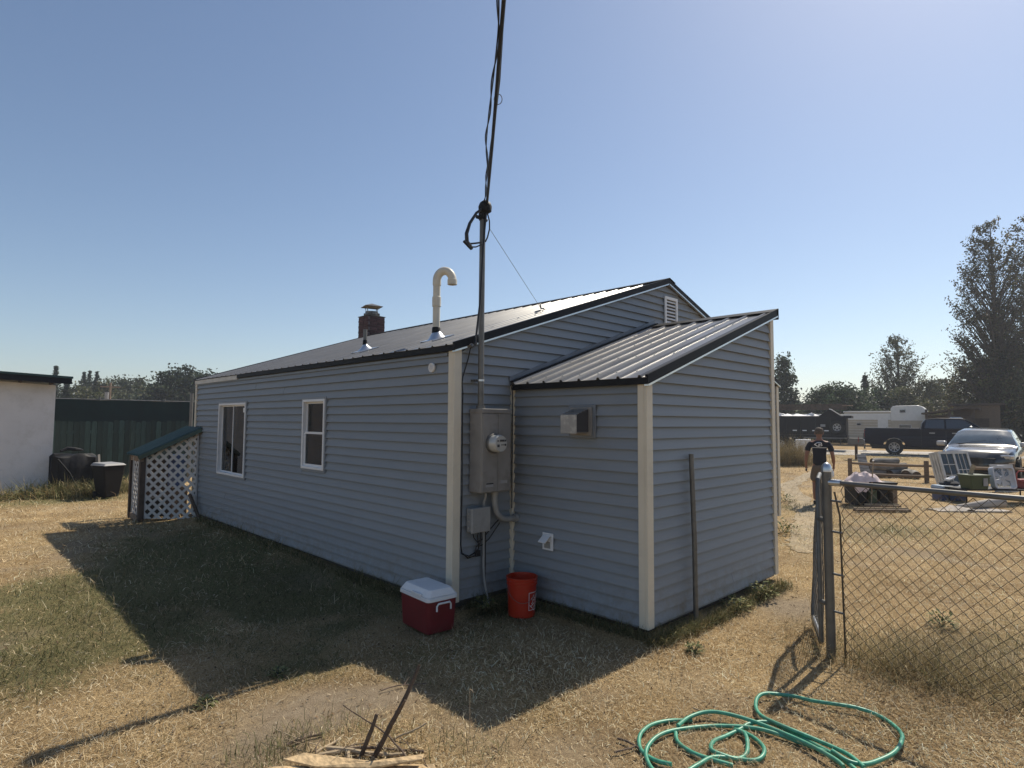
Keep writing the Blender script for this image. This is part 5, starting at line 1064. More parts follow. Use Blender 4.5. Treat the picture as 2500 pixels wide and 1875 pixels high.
# SUV facing the yard
p = DEP(2398, 21.6)
th_ = math.atan2(CAM[1]-p[1], CAM[0]-p[0])+R_(-6)
t = thing('suv', 'pewter grey SUV parked nose-on beyond the rail fence', 'suv', (p[0], p[1], .03), th_); t.scale = (1, 1.08, 1.0)
ST = [(2.44, .42, .60, .70, .48, .74), (2.36, .36, .78, .82, .66, .86), (2.1, .30, .90, .94, .78, .98), (1.6, .30, .95, 1.01, .84, 1.06), (1.08, .30, .97, 1.05, .88, 1.10), (.92, .30, .97, 1.06, .87, 1.15), (.55, .30, .98, 1.07, .78, 1.43), (.2, .30, .98, 1.08, .70, 1.63), (-.1, .30, .98, 1.08, .67, 1.69), (-.8, .30, .98, 1.09, .66, 1.73), (-1.8, .32, .97, 1.09, .64, 1.70), (-2.2, .36, .95, 1.08, .60, 1.58), (-2.45, .42, .92, 1.04, .64, 1.15), (-2.52, .5, .84, .95, .60, 1.0)]
STA = np.array(ST)[::-1]
def stn(x): return [float(np.interp(x, STA[:, 0], STA[:, k])) for k in range(1, 6)]
def ring_s(x):
    zb, w, zt_, wr, zr_ = stn(x)
    h = [(0, zb), (w*.8, zb), (w*.97, zb+.10), (w, (zb+zt_)*.5), (w*.985, zt_-.06), (w*.95, zt_), ((w*.95+wr)*.5, (zt_+zr_)*.5), (wr, zr_-.05), (wr*.84, zr_), (wr*.45, zr_+.018), (0, zr_+.024)]
    return [(x, y, z) for y, z in h]+[(x, -y, z) for y, z in h[-2:0:-1]]
xs_ = np.concatenate([np.linspace(2.44, 1.1, 9), np.linspace(1.0, .0, 9), np.linspace(-.2, -2.2, 9), [-2.35, -2.45, -2.52]]); m = MB(); rows = [ring_s(x) for x in xs_]; K = len(rows[0])
m.add([p_ for r_ in rows for p_ in r_], [(i*K+j, i*K+(j+1) % K, (i+1)*K+(j+1) % K, (i+1)*K+j) for i in range(len(rows)-1) for j in range(K)]+[tuple(range(K)), tuple((len(rows)-1)*K+j for j in range(K))[::-1]])
m.build('body', 'silver', t, smooth=True)
def top_s(x, s, off):
    zb, w, zt_, wr, zr_ = stn(x); return (x+off*.6, s*wr*.97, zr_+.024-.02*abs(s)**2-.045*abs(s)**6+off)
m = MB(); ng = 12; vs = [top_s(.24+(.90-.24)*i/8, -1+2*j/ng, .014) for i in range(9) for j in range(ng+1)]
m.add(vs, [(i*(ng+1)+j, i*(ng+1)+j+1, (i+1)*(ng+1)+j+1, (i+1)*(ng+1)+j) for i in range(8) for j in range(ng)]); m.build('windshield', 'wsglass', t, smooth=True)
for sg in (-1, 1):
    for (xa, xb, xc, xd_) in ((.62, .02, -.78, -.78), (-.86, -.86, -1.95, -2.15)):
        def sp(x, f): zb, w, zt_, wr, zr_ = stn(x); return (x, sg*((w*.95)*(1-f)+wr*f+.012), zt_*(1-f)+(zr_-.05)*f)
        m = MB(); n = 6; vs = []
        for i in range(n+1):
            u = i/n; vs += [sp(xa+(xd_-xa)*u, .08), sp(xb+(xc-xb)*u, .92)]
        m.add(vs, [(2*i, 2*i+2, 2*i+3, 2*i+1) for i in range(n)]); m.build('side_window', 'carglass', t, smooth=True)
    MB().box((.74, sg*1.08, 1.17), (.17, .26, .17), rz=sg*.2).build('mirror', 'rim', t, bevel=.04, seg=3); MB().box((2.22, sg*.70, .80), (.26, .34, .13), rz=-sg*.35).build('headlight', mt['lamp'], t, bevel=.03)
    wheel(t, 1.5, sg*.88, .36, .24, .6, 6, sg); wheel(t, -1.45, sg*.88, .36, .24, .6, 6, sg)
    MB().lathe([(.36, .0), (.44, .0), (.44, .03), (.36, .03)], 20, Matrix.Translation((1.5, sg*.965, .37)) @ Matrix.Rotation(R_(90)*-sg, 4, 'X'), 0, math.pi if sg < 0 else 2*math.pi).build('wheel_arch', 'black', t)
MB().box((2.40, 0, .66), (.08, .95, .20)).build('grille', 'black', t, bevel=.01); MB().box((2.36, 0, .46), (.12, 1.5, .16)).build('bumper', 'black', t, bevel=.03); MB().beam((.93, -.6, 1.17), (.78, .1, 1.30), .02, .012).build('wiper', 'black', t)
MB().bx((-2.2, -.8, .28), (2.1, .8, .40)).build('chassis', 'dark', t)
# mailbox by the road
p = G(2091, 1119, .2)
t = thing('mailbox', 'grey mailbox on a dark post beside the road', 'mailbox', (p[0], p[1], .18), hdg)
MB().bx((-.06, -.06, -.1), (.06, .06, .65)).build('post', 'darkwood', t); MB().bx((-.42, -.14, .65), (.42, .14, .70)).build('shelf', 'wood', t); MB().loft([(-.35, .70), (-.35, .92), (-.26, 1.0), (.26, 1.0), (.35, .92), (.35, .70)], lambda x, z: .12).build('box', 'galv', t, bevel=.01); MB().bx((.1, -.15, .8), (.13, -.13, 1.08)).build('flag', 'rederr', t)
p = G(1962, 1117, .2)
t = thing('white_drum', 'white plastic drum standing near the dump trailer', 'drum', (p[0], p[1], .15)); MB().lathe([(0, 0), (.30, 0), (.31, .03), (.33, .86), (.345, .87), (.345, .92), (.0, .93)], 24).build('body', 'lid', t, smooth=True); MB().lathe([(.0, .945), (.33, .94), (.35, .92)], 24).build('lid', 'lid', t, smooth=True)

# ================================================================== YARD SALE
# split rail fence
R0 = G(2076, 1170); R1 = G(2263, 1179); rd = (R1-R0); RLn = np.linalg.norm(rd); rd /= RLn
t = thing('rail_fence', 'low brown split rail fence between the yard and the road', 'fence', tuple(R0), math.atan2(rd[1], rd[0]))
for k in range(5):
    x = k*RLn; MB().box((x, 0, .30), (.13, .13, .82)).build('post', 'wood', t, bevel=.012)
    if k < 4:
        for zq in (.20, .54): MB().tube([(x+.03, 0, zq+.01), (x+RLn/2, .0, zq-.012), (x+RLn-.03, 0, zq)], [.042, .052, .042], 7).build('rail', 'wood', t)
# slab of bark-striped wood
p = G(2118, 1168)
mt['birch'] = M('striped_bark', (.34, .33, .31), .9, var=.75, scale=5, vec=(.6, .6, 7), bump=.4, bscale=30)
t = thing('bark_slab', 'pale bark slab with dark stripes leaning on the rail fence', 'slab', (p[0], p[1], 0), math.atan2(CR[1], CR[0])); MB().prism([(-.17, 0, .0), (.16, 0, .0), (.11, .25, .80), (-.20, .25, .82)], (0, .05, 0)).build('slab', 'birch', t, bevel=.01)
# firewood
lp_ = G(2170, 1172); rg = np.random.default_rng(12)
for k, (px, py, lz, L, r, a_) in enumerate([(2140, 1165, .0, 1.0, .10, .2), (2165, 1164, .0, 1.1, .11, -.3), (2190, 1165, .0, .9, .10, .5), (2215, 1166, .0, .9, .11, .9), (2150, 1165, .17, 1.0, .10, .1), (2175, 1164, .18, 1.0, .10, -.25), (2162, 1165, .33, 1.0, .09, .15), (2235, 1168, .0, .7, .10, 1.1)]):
    p = G(px, py); r *= 1.35; lz *= 1.3; a2 = math.atan2(CR[1], CR[0])+a_
    lb = ['grey firewood log at the left end of the log heap', 'thick grey log on the ground in the middle of the heap', 'firewood log on the ground under the upper logs', 'firewood log with its cut end showing right of the heap', 'upper grey log lying over the left ground log', 'upper grey log lying in the middle of the heap', 'topmost log of the firewood heap', 'short firewood log apart at the right end of the heap'][k]
    t = thing('firewood_log', lb, 'log', (p[0], p[1], lz+r*.95), a2, 'firewood logs by the rail fence')
    pts = [(-L/2, 0, 0), (-L/6, .03, .02), (L/5, -.02, 0), (L/2, .02, .03)]; MB().tube(pts, [r, r*.95, r*1.03, r*.9], 12, cap=False).build('bark', mt['logbark'], t, smooth=True)
    for e_, s in ((pts[0], -1), (pts[-1], 1)): MB().tube([e_, (e_[0]+s*.004, e_[1], e_[2])], r*.93, 12).build('cut_end', 'darkwood' if s < 0 else 'palestick', t)
# dark crate with cloth
p = G(2143, 1236); q0 = math.atan2(CR[1], CR[0])
t = thing('dark_crate', 'black open-fronted crate standing on the lawn', 'crate', (p[0], p[1], 0), q0)
for a_, b_, mm2 in (((-.48, 0, .02), (-.45, .5, .50), 'black'), ((.36, 0, .02), (.46, .5, .50), 'wood'), ((-.48, 0, .501), (.48, .5, .54), 'black'), ((-.45, .47, .02), (.36, .5, .50), 'black'), ((-.45, 0, .02), (.36, .5, .05), 'black')): MB().bx(a_, b_).build('panel', mm2, t)
for k in range(3): MB().bx((-.40+k*.25, .05, .06), (-.22+k*.25, .4, .32+.05*k)).build('stored_bin', ('bin', 'greentote', 'bin')[k], t, bevel=.02)
t = thing('cloth_bundle', 'pale pink cloth heaped on the black crate', 'cloth', (p[0]+CR[0]*-.1, p[1]+CR[1]*-.1+.2, .545), q0)
m = MB(); vs = []; n = 26
for i in range(n+1):
    for j in range(13):
        u = i/n-.5; v = j/12-.5; vs.append((u*.78, v*.42, .015+.19*max(0, 1-abs(u*2.0)**3-abs(v*2)**3)*(1+.25*math.sin(u*21+v*9)*math.cos(v*14))))
m.add(vs, [(i*13+j, (i+1)*13+j, (i+1)*13+j+1, i*13+j+1) for i in range(n) for j in range(12)]); m.build('folds', 'cloth', t, smooth=True)
m = MB(); m.prism([(-.38, -.235, .02), (.0, -.235, .02), (.0, -.24, -.14), (-.08, -.245, -.22), (-.16, -.25, -.19), (-.25, -.245, -.24), (-.32, -.24, -.16)], (0, .008, 0)); m.build('hanging_corner', 'cloth', t)
t = thing('walking_stick', 'thin pale rod standing up from the cloth on the crate', 'rod', (p[0]-CR[0]*.10, p[1]-CR[1]*.10, .0), q0); MB().tube([(-.06, -.02, .0), (-.02, -.01, .55), (.03, 0, 1.03)], .012, 7).build('rod', 'palestick', t); MB().lathe([(0, -.02), (.022, -.01), (.022, .015), (0, .025)], 10, Matrix.Translation((.03, 0, 1.04))).build('knob', 'wht', t)
for lb, px, py, L, w in (('weathered plank lying on the lawn in front of the crate', 2153, 1250, 1.16, .12), ('short plank against the foot of the black crate', 2155, 1240, .78, .09)):
    p2 = G(px, py); t = thing('lumber_plank', lb, 'plank', (p2[0], p2[1], 0), q0-.04); MB().box((0, 0, .035), (L, w, .05)).build('plank', 'wood', t, bevel=.004); MB().box((0, w*.3, .075), (L*.98, w*.25, .03)).build('batten', 'palestick', t, bevel=.003)
# rugs on the lawn
p = G(2368, 1247)
t = thing('rug', 'flat grey rug spread on the lawn', 'rug', (p[0], p[1], 0), q0)
m = MB(); vs = []; n = 20
for i in range(n+1):
    for j in range(5): u = i/n; v = j/4; vs.append((-.85+1.6*u, -.28+.56*v+.1*u, .02+.015*math.sin(u*14+v*3)+(.06*math.exp(-((u-.42)/.05)**2))))
m.add(vs+[(x, y, z-.015) for x, y, z in vs], [(i*5+j, (i+1)*5+j, (i+1)*5+j+1, i*5+j+1) for i in range(n) for j in range(4)]); m.build('pile', 'rug', t, smooth=True); MB().bx((-.84, -.28, .004), (.7, -.25, .03)).build('hem', 'tarpedge', t)
p = G(2395, 1243)
t = thing('rolled_rug', 'rolled-up grey rug lying on the flat rug', 'rug', (p[0], p[1], .03), q0); MB().tube([(-.55, 0, .03), (-.2, .0, .06), (.2, 0, .10), (.5, 0, .12)], [.03, .06, .10, .12], 14, cap=False).build('roll', 'rug', t, smooth=True); MB().tube([(.49, 0, .12), (.495, 0, .12)], .115, 14).build('roll_end', 'black', t)
# sash windows leaning on the fence
def sash_window(lb, p, rz, W, H, lay, stack=1, tilt=R_(14)):
    t = thing('old_window', lb, 'window', tuple(p), rz); rot = Matrix.Rotation(-tilt, 4, 'X')
    for s in range(stack):
        y0 = .085*s; f = MB(); w = .075
        for a_, b_ in (((-W/2, y0, 0), (-W/2+w, y0+.05, H)), ((W/2-w, y0, 0), (W/2, y0+.05, H)), ((-W/2+w, y0, 0), (W/2-w, y0+.05, w*1.3)), ((-W/2+w, y0, H-w), (W/2-w, y0+.05, H))): f.bx(a_, b_)
        fr = f.xf(rot).build('frame', 'oldwhite', t)
        if s == 0:
            nb = len(lay); bw = (W-w)/nb
            for bi, (nc, nr) in enumerate(lay):
                xa = -W/2+w+bi*bw; xb = xa+bw-w
                if bi < nb-1: MB().bx((xb, y0, w*1.3), (xb+w, y0+.05, H-w)).xf(rot).build('mullion', 'oldwhite', fr)
                za, zb_ = w*1.3, H-w
                MB().bx((xa, y0+.02, za), (xb, y0+.026, zb_)).xf(rot).build('pane', 'carglass2', fr)
                for c in range(1, nc): xm = xa+(xb-xa)*c/nc; MB().bx((xm-.011, y0+.008, za), (xm+.011, y0+.045, zb_)).xf(rot).build('muntin', 'oldwhite', fr)
                for r in range(1, nr): zm = za+(zb_-za)*r/nr; MB().bx((xa, y0+.009, zm-.011), (xb, y0+.044, zm+.011)).xf(rot).build('muntin', 'oldwhite', fr)
    return t
pw = DEP(2342, 17.6); sash_window('old white double sash window leaning on the rail fence', pw, q0+.30, 1.20, 1.12, [(2, 3), (3, 2)], 4)
pw = DEP(2448, 17.0); sash_window('small old white sash window leaning on the rail fence', pw, q0-.05, .62, .78, [(2, 2)], 1)
# blue cooler
p = G(2317, 1221)
t = thing('cooler', 'blue cooler with pale lid in front of the old windows', 'cooler', (p[0], p[1], 0), q0+.05); rbox(.62, .36, .0, .30, .66, .38).build('body', 'bluecooler', t, bevel=.01); ld = rbox(.68, .40, .301, .37, .64, .36).build('lid', 'bluelid', t, bevel=.01); MB().bx((-.1, -.21, .29), (.1, -.195, .34)).build('latch', 'bluelid', ld)
for sg in (-1, 1): MB().tube([(sg*.34, -.1, .2), (sg*.36, -.1, .27), (sg*.36, .1, .27), (sg*.34, .1, .2)], .01, 6).build('handle', 'bluelid', t)
t = thing('dish_pile', 'small pile of shiny dishes and dark cloth on the blue cooler', 'dishes', (p[0]+.1, p[1], .372), q0)
MB().lathe([(0, 0), (.2, 0), (.22, .05), (.16, .09), (.0, .1)], 14).build('dark_cloth', 'shirt', t, smooth=True)
for k in range(4): MB().lathe([(0, .0), (.06, .0), (.09, .035), (.085, .035), (.055, .008), (0, .008)], 14, Matrix.Translation((-.08+.06*k, -.05+.03*k, .09+.02*k)) @ Matrix.Rotation(.5-k*.3, 4, 'Y')).build('dish', 'wht', t, smooth=True)
# low table with its goods
p = G(2425, 1228)
t = thing('low_table', 'low dark folding table holding the green tote and box fan', 'table', (p[0], p[1], 0), q0)
MB().bx((-.95, -.35, .33), (1.0, .35, .365)).build('table_top', 'bin', t, bevel=.006)
for sx in (-.85, .9):
    for sy in (-.28, .28): MB().tube([(sx, sy, 0), (sx, sy, .33)], .016, 8).build('leg', 'black', t)
def on_table(px, dy=0.): v = DEP(px, (p-CAM)@CF+dy); v[2] = .367; return v
q = on_table(2368, -.05)
t = thing('storage_tote', 'green plastic tote with papers on the low table', 'tote', tuple(q), q0+.1); rbox(.44, .32, 0, .33, .52, .38, .03).build('body', 'greentote', t, bevel=.008); rbox(.55, .41, .30, .335, .55, .41, .03).build('rim', 'greentote', t); MB().bx((.06, -.20, .08), (.17, -.185, .26)).build('label_plate', 'binlid', t)
MB().box((-.05, 0, .42), (.10, .03, .30), m=Matrix.Rotation(R_(24), 4, 'Y')).build('paper_roll', 'palestick', t)
q = on_table(2441, -.1)
t = thing('box_fan', 'pale grey box fan tilted on the low table', 'fan', tuple(q), q0)
FR = Matrix.Translation((0, 0, .0)) @ Matrix.Rotation(R_(-10), 4, 'X'); S_ = .52
def rring(s, r, y0, y1, w):
    m = MB(); pts = []
    for cx_, cz_, a0 in ((s/2-r, s-r, 0), (-s/2+r, s-r, 90), (-s/2+r, r, 180), (s/2-r, r, 270)):
        for k in range(6): a_ = R_(a0+k*18); pts.append((cx_+r*math.cos(a_), cz_+r*math.sin(a_)))
    inn = [(x*(1-2*w/s), s/2+(z-s/2)*(1-2*w/s)) for x, z in pts]; n = len(pts); vs = [(x, y0, z) for x, z in pts]+[(x, y0, z) for x, z in inn]+[(x, y1, z) for x, z in pts]+[(x, y1, z) for x, z in inn]
    fs = []
    for i in range(n): j = (i+1) % n; fs += [(i, j, n+j, n+i), (2*n+i, 3*n+i, 3*n+j, 2*n+j), (i, 2*n+i, 2*n+j, j), (n+i, n+j, 3*n+j, 3*n+i)]
    return m.add(vs, fs)
rring(S_, .07, -.07, .07, .03).xf(FR).build('frame', 'fan', t, smooth=True)
m = MB()
for r in np.linspace(.03, .22, 8): m.tube([(r*math.cos(a_), -.062, S_/2+r*math.sin(a_)) for a_ in np.linspace(0, 2*math.pi, 25)[:-1]], .0025, 4, closed=True)
for k in range(12): a_ = k*math.pi/6; m.tube([(.04*math.cos(a_), -.063, S_/2+.04*math.sin(a_)), (.24*math.cos(a_), -.063, S_/2+.24*math.sin(a_))], .0025, 4)
o = m.xf(FR).build('grille', 'fan', t); o['kind'] = 'stuff'
for k in range(5):
    a_ = k*2*math.pi/5; vs = [(.03*math.cos(a_-.5), .02, .03*math.sin(a_-.5)), (.2*math.cos(a_-.35), .025, .2*math.sin(a_-.35)), (.2*math.cos(a_+.4), -.02, .2*math.sin(a_+.4)), (.03*math.cos(a_+.5), -.01, .03*math.sin(a_+.5))]
    MB().prism([(x, y, z+S_/2) for x, y, z in vs], (0, .004, 0)).xf(FR).build('blade', 'fan', t)
MB().lathe([(.0, -.05), (.045, -.045), (.05, .03), (0, .04)], 16, FR @ Matrix.Translation((0, 0, S_/2)) @ Matrix.Rotation(R_(-90), 4, 'X')).build('hub', 'fan', t, smooth=True); MB().tube([(-.09, 0, S_), (-.08, 0, S_+.035), (.08, 0, S_+.035), (.09, 0, S_)], .008, 6).xf(FR).build('handle', 'fan', t)
q = on_table(2492, 0)
t = thing('hand_truck', 'dark red tubular frame at the end of the low table', 'hand truck', (q[0], q[1], .367), q0); MB().tube([(-.22, 0, .0), (-.2, 0, .36), (-.14, 0, .42), (.3, 0, .40), (.3, 0, 0)], .016, 8).build('frame', 'rederr', t, smooth=True); MB().tube([(-.22, 0, .22), (.3, .02, .05)], .014, 8).build('brace', 'rederr', t); MB().bx((-.1, .03, .0), (.5, .2, .22)).build('bag', 'rederr', t, bevel=.02)
# ================================================================== PERSON walking away
def skin_obj(name, nodes, edges, mat, parent, sub=2, root=0, ysc=1.):
    bm = bmesh.new(); lay = bm.verts.layers.skin.verify(); vs = []
    for k, (x, y, z, r) in enumerate(nodes):
        v = bm.verts.new((x, y, z)); v[lay].radius = (r, r); v[lay].use_root = (k == root); vs.append(v)
    for a_, b_ in edges: bm.edges.new((vs[a_], vs[b_]))
    me = bpy.data.meshes.new(name); bm.to_mesh(me); bm.free(); me.materials.append(mt[mat]); o = bpy.data.objects.new(name, me); COL.objects.link(o); o.parent = parent
    s = o.modifiers.new('skin', 'SKIN'); s.use_smooth_shade = True; s.branch_smoothing = .6; u = o.modifiers.new('subdivision', 'SUBSURF'); u.levels = sub; u.render_levels = sub; o.scale = (1, ysc, 1); return o
pp_ = G(2004, 1233); az_ = math.atan2(pp_[0]-CAM[0], pp_[1]-CAM[1])
t = thing('person', 'person in dark T-shirt and olive shorts walking away along the path', 'person', (pp_[0], pp_[1], .0), -az_)
N = [(0, 0, .95, .13), (0, 0, 1.10, .125), (0, .01, 1.28, .14), (0, 0, 1.43, .12), (0, .0, 1.52, .058), (0, .015, 1.585, .062), (0, .025, 1.65, .083), (0, .02, 1.715, .082), (0, .015, 1.765, .052)]
E_ = [(k, k+1) for k in range(8)]
def chain_nodes(start, lst):
    a_ = start
    for q in lst: N.append(q); E_.append((a_, len(N)-1)); a_ = len(N)-1
    return a_
for sg, sw in ((1, .05), (-1, -.04)):
    w_ = chain_nodes(3, [(sg*.17, 0, 1.44, .07), (sg*.225, 0, 1.36, .055), (sg*.27, -.03+sw*.3, 1.16, .045), (sg*.285, .0+sw, 1.04, .042), (sg*.29, .05+sw*1.5, .92, .028), (sg*.29, .07+sw*1.6, .86, .032)])
    bx_, by_, bz_ = N[w_][:3]
    for f, (dy, ln) in enumerate(((.035, .075), (.012, .085), (-.012, .08), (-.034, .062))): chain_nodes(w_, [(bx_-.004*sg, by_+dy, bz_-.035, .0105), (bx_-.010*sg, by_+dy+.006, bz_-.035-ln*.5, .0095), (bx_-.028*sg, by_+dy+.010, bz_-.035-ln, .008)])
    chain_nodes(w_-1, [(bx_-.015*sg, by_+.035, bz_+.015, .012), (bx_-.028*sg, by_+.05, bz_-.03, .010)])
for sg, st in ((1, -1), (-1, 1)):
    chain_nodes(0, [(sg*.10, 0, .86, .095), (sg*.11, .10*st+.03, .50, .062), (sg*.112, .10*st-.06, .30, .056), (sg*.115, .20*st-.10, .10, .040)])
body = skin_obj('body', N, E_, 'skin', t, 2, 0, .86)
skin_obj('shirt', [(0, 0, .86, .165), (0, 0, 1.05, .160), (0, .01, 1.28, .172), (0, 0, 1.42, .150), (0, .0, 1.505, .075), (.175, 0, 1.435, .088), (.235, -.005, 1.33, .070), (.262, -.012, 1.22, .066), (-.175, 0, 1.435, .088), (-.235, -.005, 1.33, .070), (-.262, -.03, 1.22, .066)], [(0, 1), (1, 2), (2, 3), (3, 4), (3, 5), (5, 6), (6, 7), (3, 8), (8, 9), (9, 10)], 'shirt', t, 2, 2, .86)
shirt = bpy.data.objects[[o.name for o in t.children if o.name.startswith('shirt')][0]]
SN = [(0, 0, 1.0, .150), (0, 0, .88, .160)]; SE = [(0, 1)]
for sg, st in ((1, -1), (-1, 1)):
    b_ = len(SN); SN += [(sg*.10, .02*st, .80, .118), (sg*.112, .055*st+.01, .66, .108), (sg*.114, .085*st+.02, .53, .102)]; SE += [(1, b_), (b_, b_+1), (b_+1, b_+2)]
skin_obj('shorts', SN, SE, 'shorts', t, 2, 1, .9)
for sg, st in ((1, -1), (-1, 1)):
    ya = .20*st-.10; skin_obj('shoe', [(sg*.115, ya*.86-.05, .05, .045), (sg*.117, ya*.86+.04, .05, .048), (sg*.122, ya*.86+.14, .038, .042)], [(0, 1), (1, 2)], 'black', t, 2)
m = MB(); m.lathe([(.086, -.06), (.094, -.02), (.094, .03), (.078, .075), (.04, .10), (0, .106)], 20); m.v = [(x, y*1.02-.004+.018, z*.95+1.70) for x, y, z in m.v]; m.build('hair', 'hair', t, smooth=True)
for sg in (-1, 1): MB().lathe([(0, -.03), (.012, -.022), (.016, .01), (.008, .03), (0, .032)], 8, Matrix.Translation((sg*.086, .015, 1.665))).build('ear', 'skin', t, smooth=True)
MB().lathe([(0, -.02), (.014, -.012), (.008, .02), (0, .025)], 8, Matrix.Translation((0, .098, 1.655))).build('nose', 'skin', t, smooth=True)
for sg in (-1, 1): MB().lathe([(0, -.006), (.008, 0), (0, .006)], 8, Matrix.Translation((sg*.03, .088, 1.68))).build('eye', 'dark', t, smooth=True)
MB().box((0, .090, 1.615), (.045, .008, .010)).build('mouth', 'rederr', t)
# emblem on the back of the shirt: pointed badge with two holes and a thin bar
def sheet(poly_list, name):
    m = MB()
    for pl in poly_list: m.add([(x, -.19, z) for x, z in pl], [tuple(range(len(pl)))])
    o = m.build(name, 'wht', t, fix=False); bm = bmesh.new(); bm.from_mesh(o.data); bmesh.ops.triangulate(bm, faces=bm.faces); bmesh.ops.subdivide_edges(bm, edges=bm.edges, cuts=2, use_grid_fill=True); bm.to_mesh(o.data); bm.free()
    w = o.modifiers.new('wrap', 'SHRINKWRAP'); w.target = shirt; w.wrap_method = 'PROJECT'; w.use_project_y = True; w.use_positive_direction = True; w.use_negative_direction = False; w.offset = .004; w.wrap_mode = 'ABOVE_SURFACE'; return o
cx0, cz0 = .0, 1.405
vs, fs = text_mesh('B', .15, 1.1)
sheet([[(cx0+.02+vs[i][0], cz0+vs[i][1]*.8) for i in f] for f in fs]+[[(cx0-.11, cz0), (cx0-.05, cz0+.045), (cx0+.0, cz0+.05), (cx0+.0, cz0+.032), (cx0-.04, cz0+.03), (cx0-.08, cz0)], [(cx0-.11, cz0), (cx0-.08, cz0), (cx0-.04, cz0-.03), (cx0+.0, cz0-.032), (cx0+.0, cz0-.05), (cx0-.05, cz0-.045)]], 'emblem')
sheet([[(-.16+.04*k, 1.327), (-.12+.04*k, 1.327), (-.12+.04*k, 1.337), (-.16+.04*k, 1.337)] for k in range(8)], 'chest_line')
hl = Matrix.Translation((pp_[0], pp_[1], 0)) @ Matrix.Rotation(-az_, 4, 'Z')
q = hl @ Vector((-.285, -.01, .80)); tt_ = thing('tool', 'small dark tool held in the left hand of the person', 'tool', tuple(q), -az_); MB().box((0, .02, 0), (.04, .10, .05)).build('body', 'black', tt_, bevel=.01); MB().tube([(0, -.02, .02), (0, .09, .045)], .012, 8).build('grip', 'binlid', tt_)
q = hl @ Vector((.235, -.06, .74)); tt_ = thing('white_rag', 'white rag hanging from the right pocket of the shorts', 'rag', tuple(q), -az_); m = MB(); m.tube([(0, 0, .1), (.01, -.005, .04), (.012, 0, -.05), (.005, 0, -.10)], [.02, .042, .045, .015], 9); m.build('cloth', 'wht', tt_, smooth=True); MB().tube([(0, 0, .12), (0, 0, .09)], .015, 8).build('tuck', 'wht', tt_)

# ================================================================== TREES
leafm = attr_mat('tree_leaves', 'tint', .6, .3, .3)
def leaf_mesh(name, P, D, S, cols, rg, parent, hang=0., vary=None):
    n = len(P); a = rg.normal(0, 1, (n, 3)); a[:, 2] -= hang; a += D*.5; a /= np.linalg.norm(a, axis=1)[:, None]; b = np.cross(a, rg.normal(0, 1, (n, 3))); b /= np.linalg.norm(b, axis=1)[:, None]
    l = S*(.6+.8*rg.random(n)); w = l*.30; A = a*l[:, None]; B = b*w[:, None]
    v = np.stack([P-A*.5, P+B, P+A*.5, P-B], 1).reshape(-1, 3); f = np.arange(4*n).reshape(-1, 4)
    c = cols[rg.integers(0, len(cols), n)]*(.6+.8*rg.random(n))[:, None]*(1 if vary is None else vary[:, None]); tint = np.repeat(np.concatenate([np.clip(c, 0, 1), np.ones((n, 1))], 1), 4, axis=0)
    o = np_mesh(name, v, f, 4, leafm, {'tint': ('FLOAT_COLOR', tint)}); o.parent = parent; return o
OLIVE = np.array([(.065, .075, .027), (.09, .095, .037), (.05, .06, .022), (.12, .115, .05)])
BROWN = np.array([(.10, .075, .04), (.075, .07, .03), (.13, .095, .05), (.055, .055, .022)])
DKGRN = np.array([(.025, .04, .018), (.035, .05, .022), (.02, .03, .015)])
GREYG = np.array([(.09, .10, .06), (.07, .085, .045), (.11, .12, .075)])
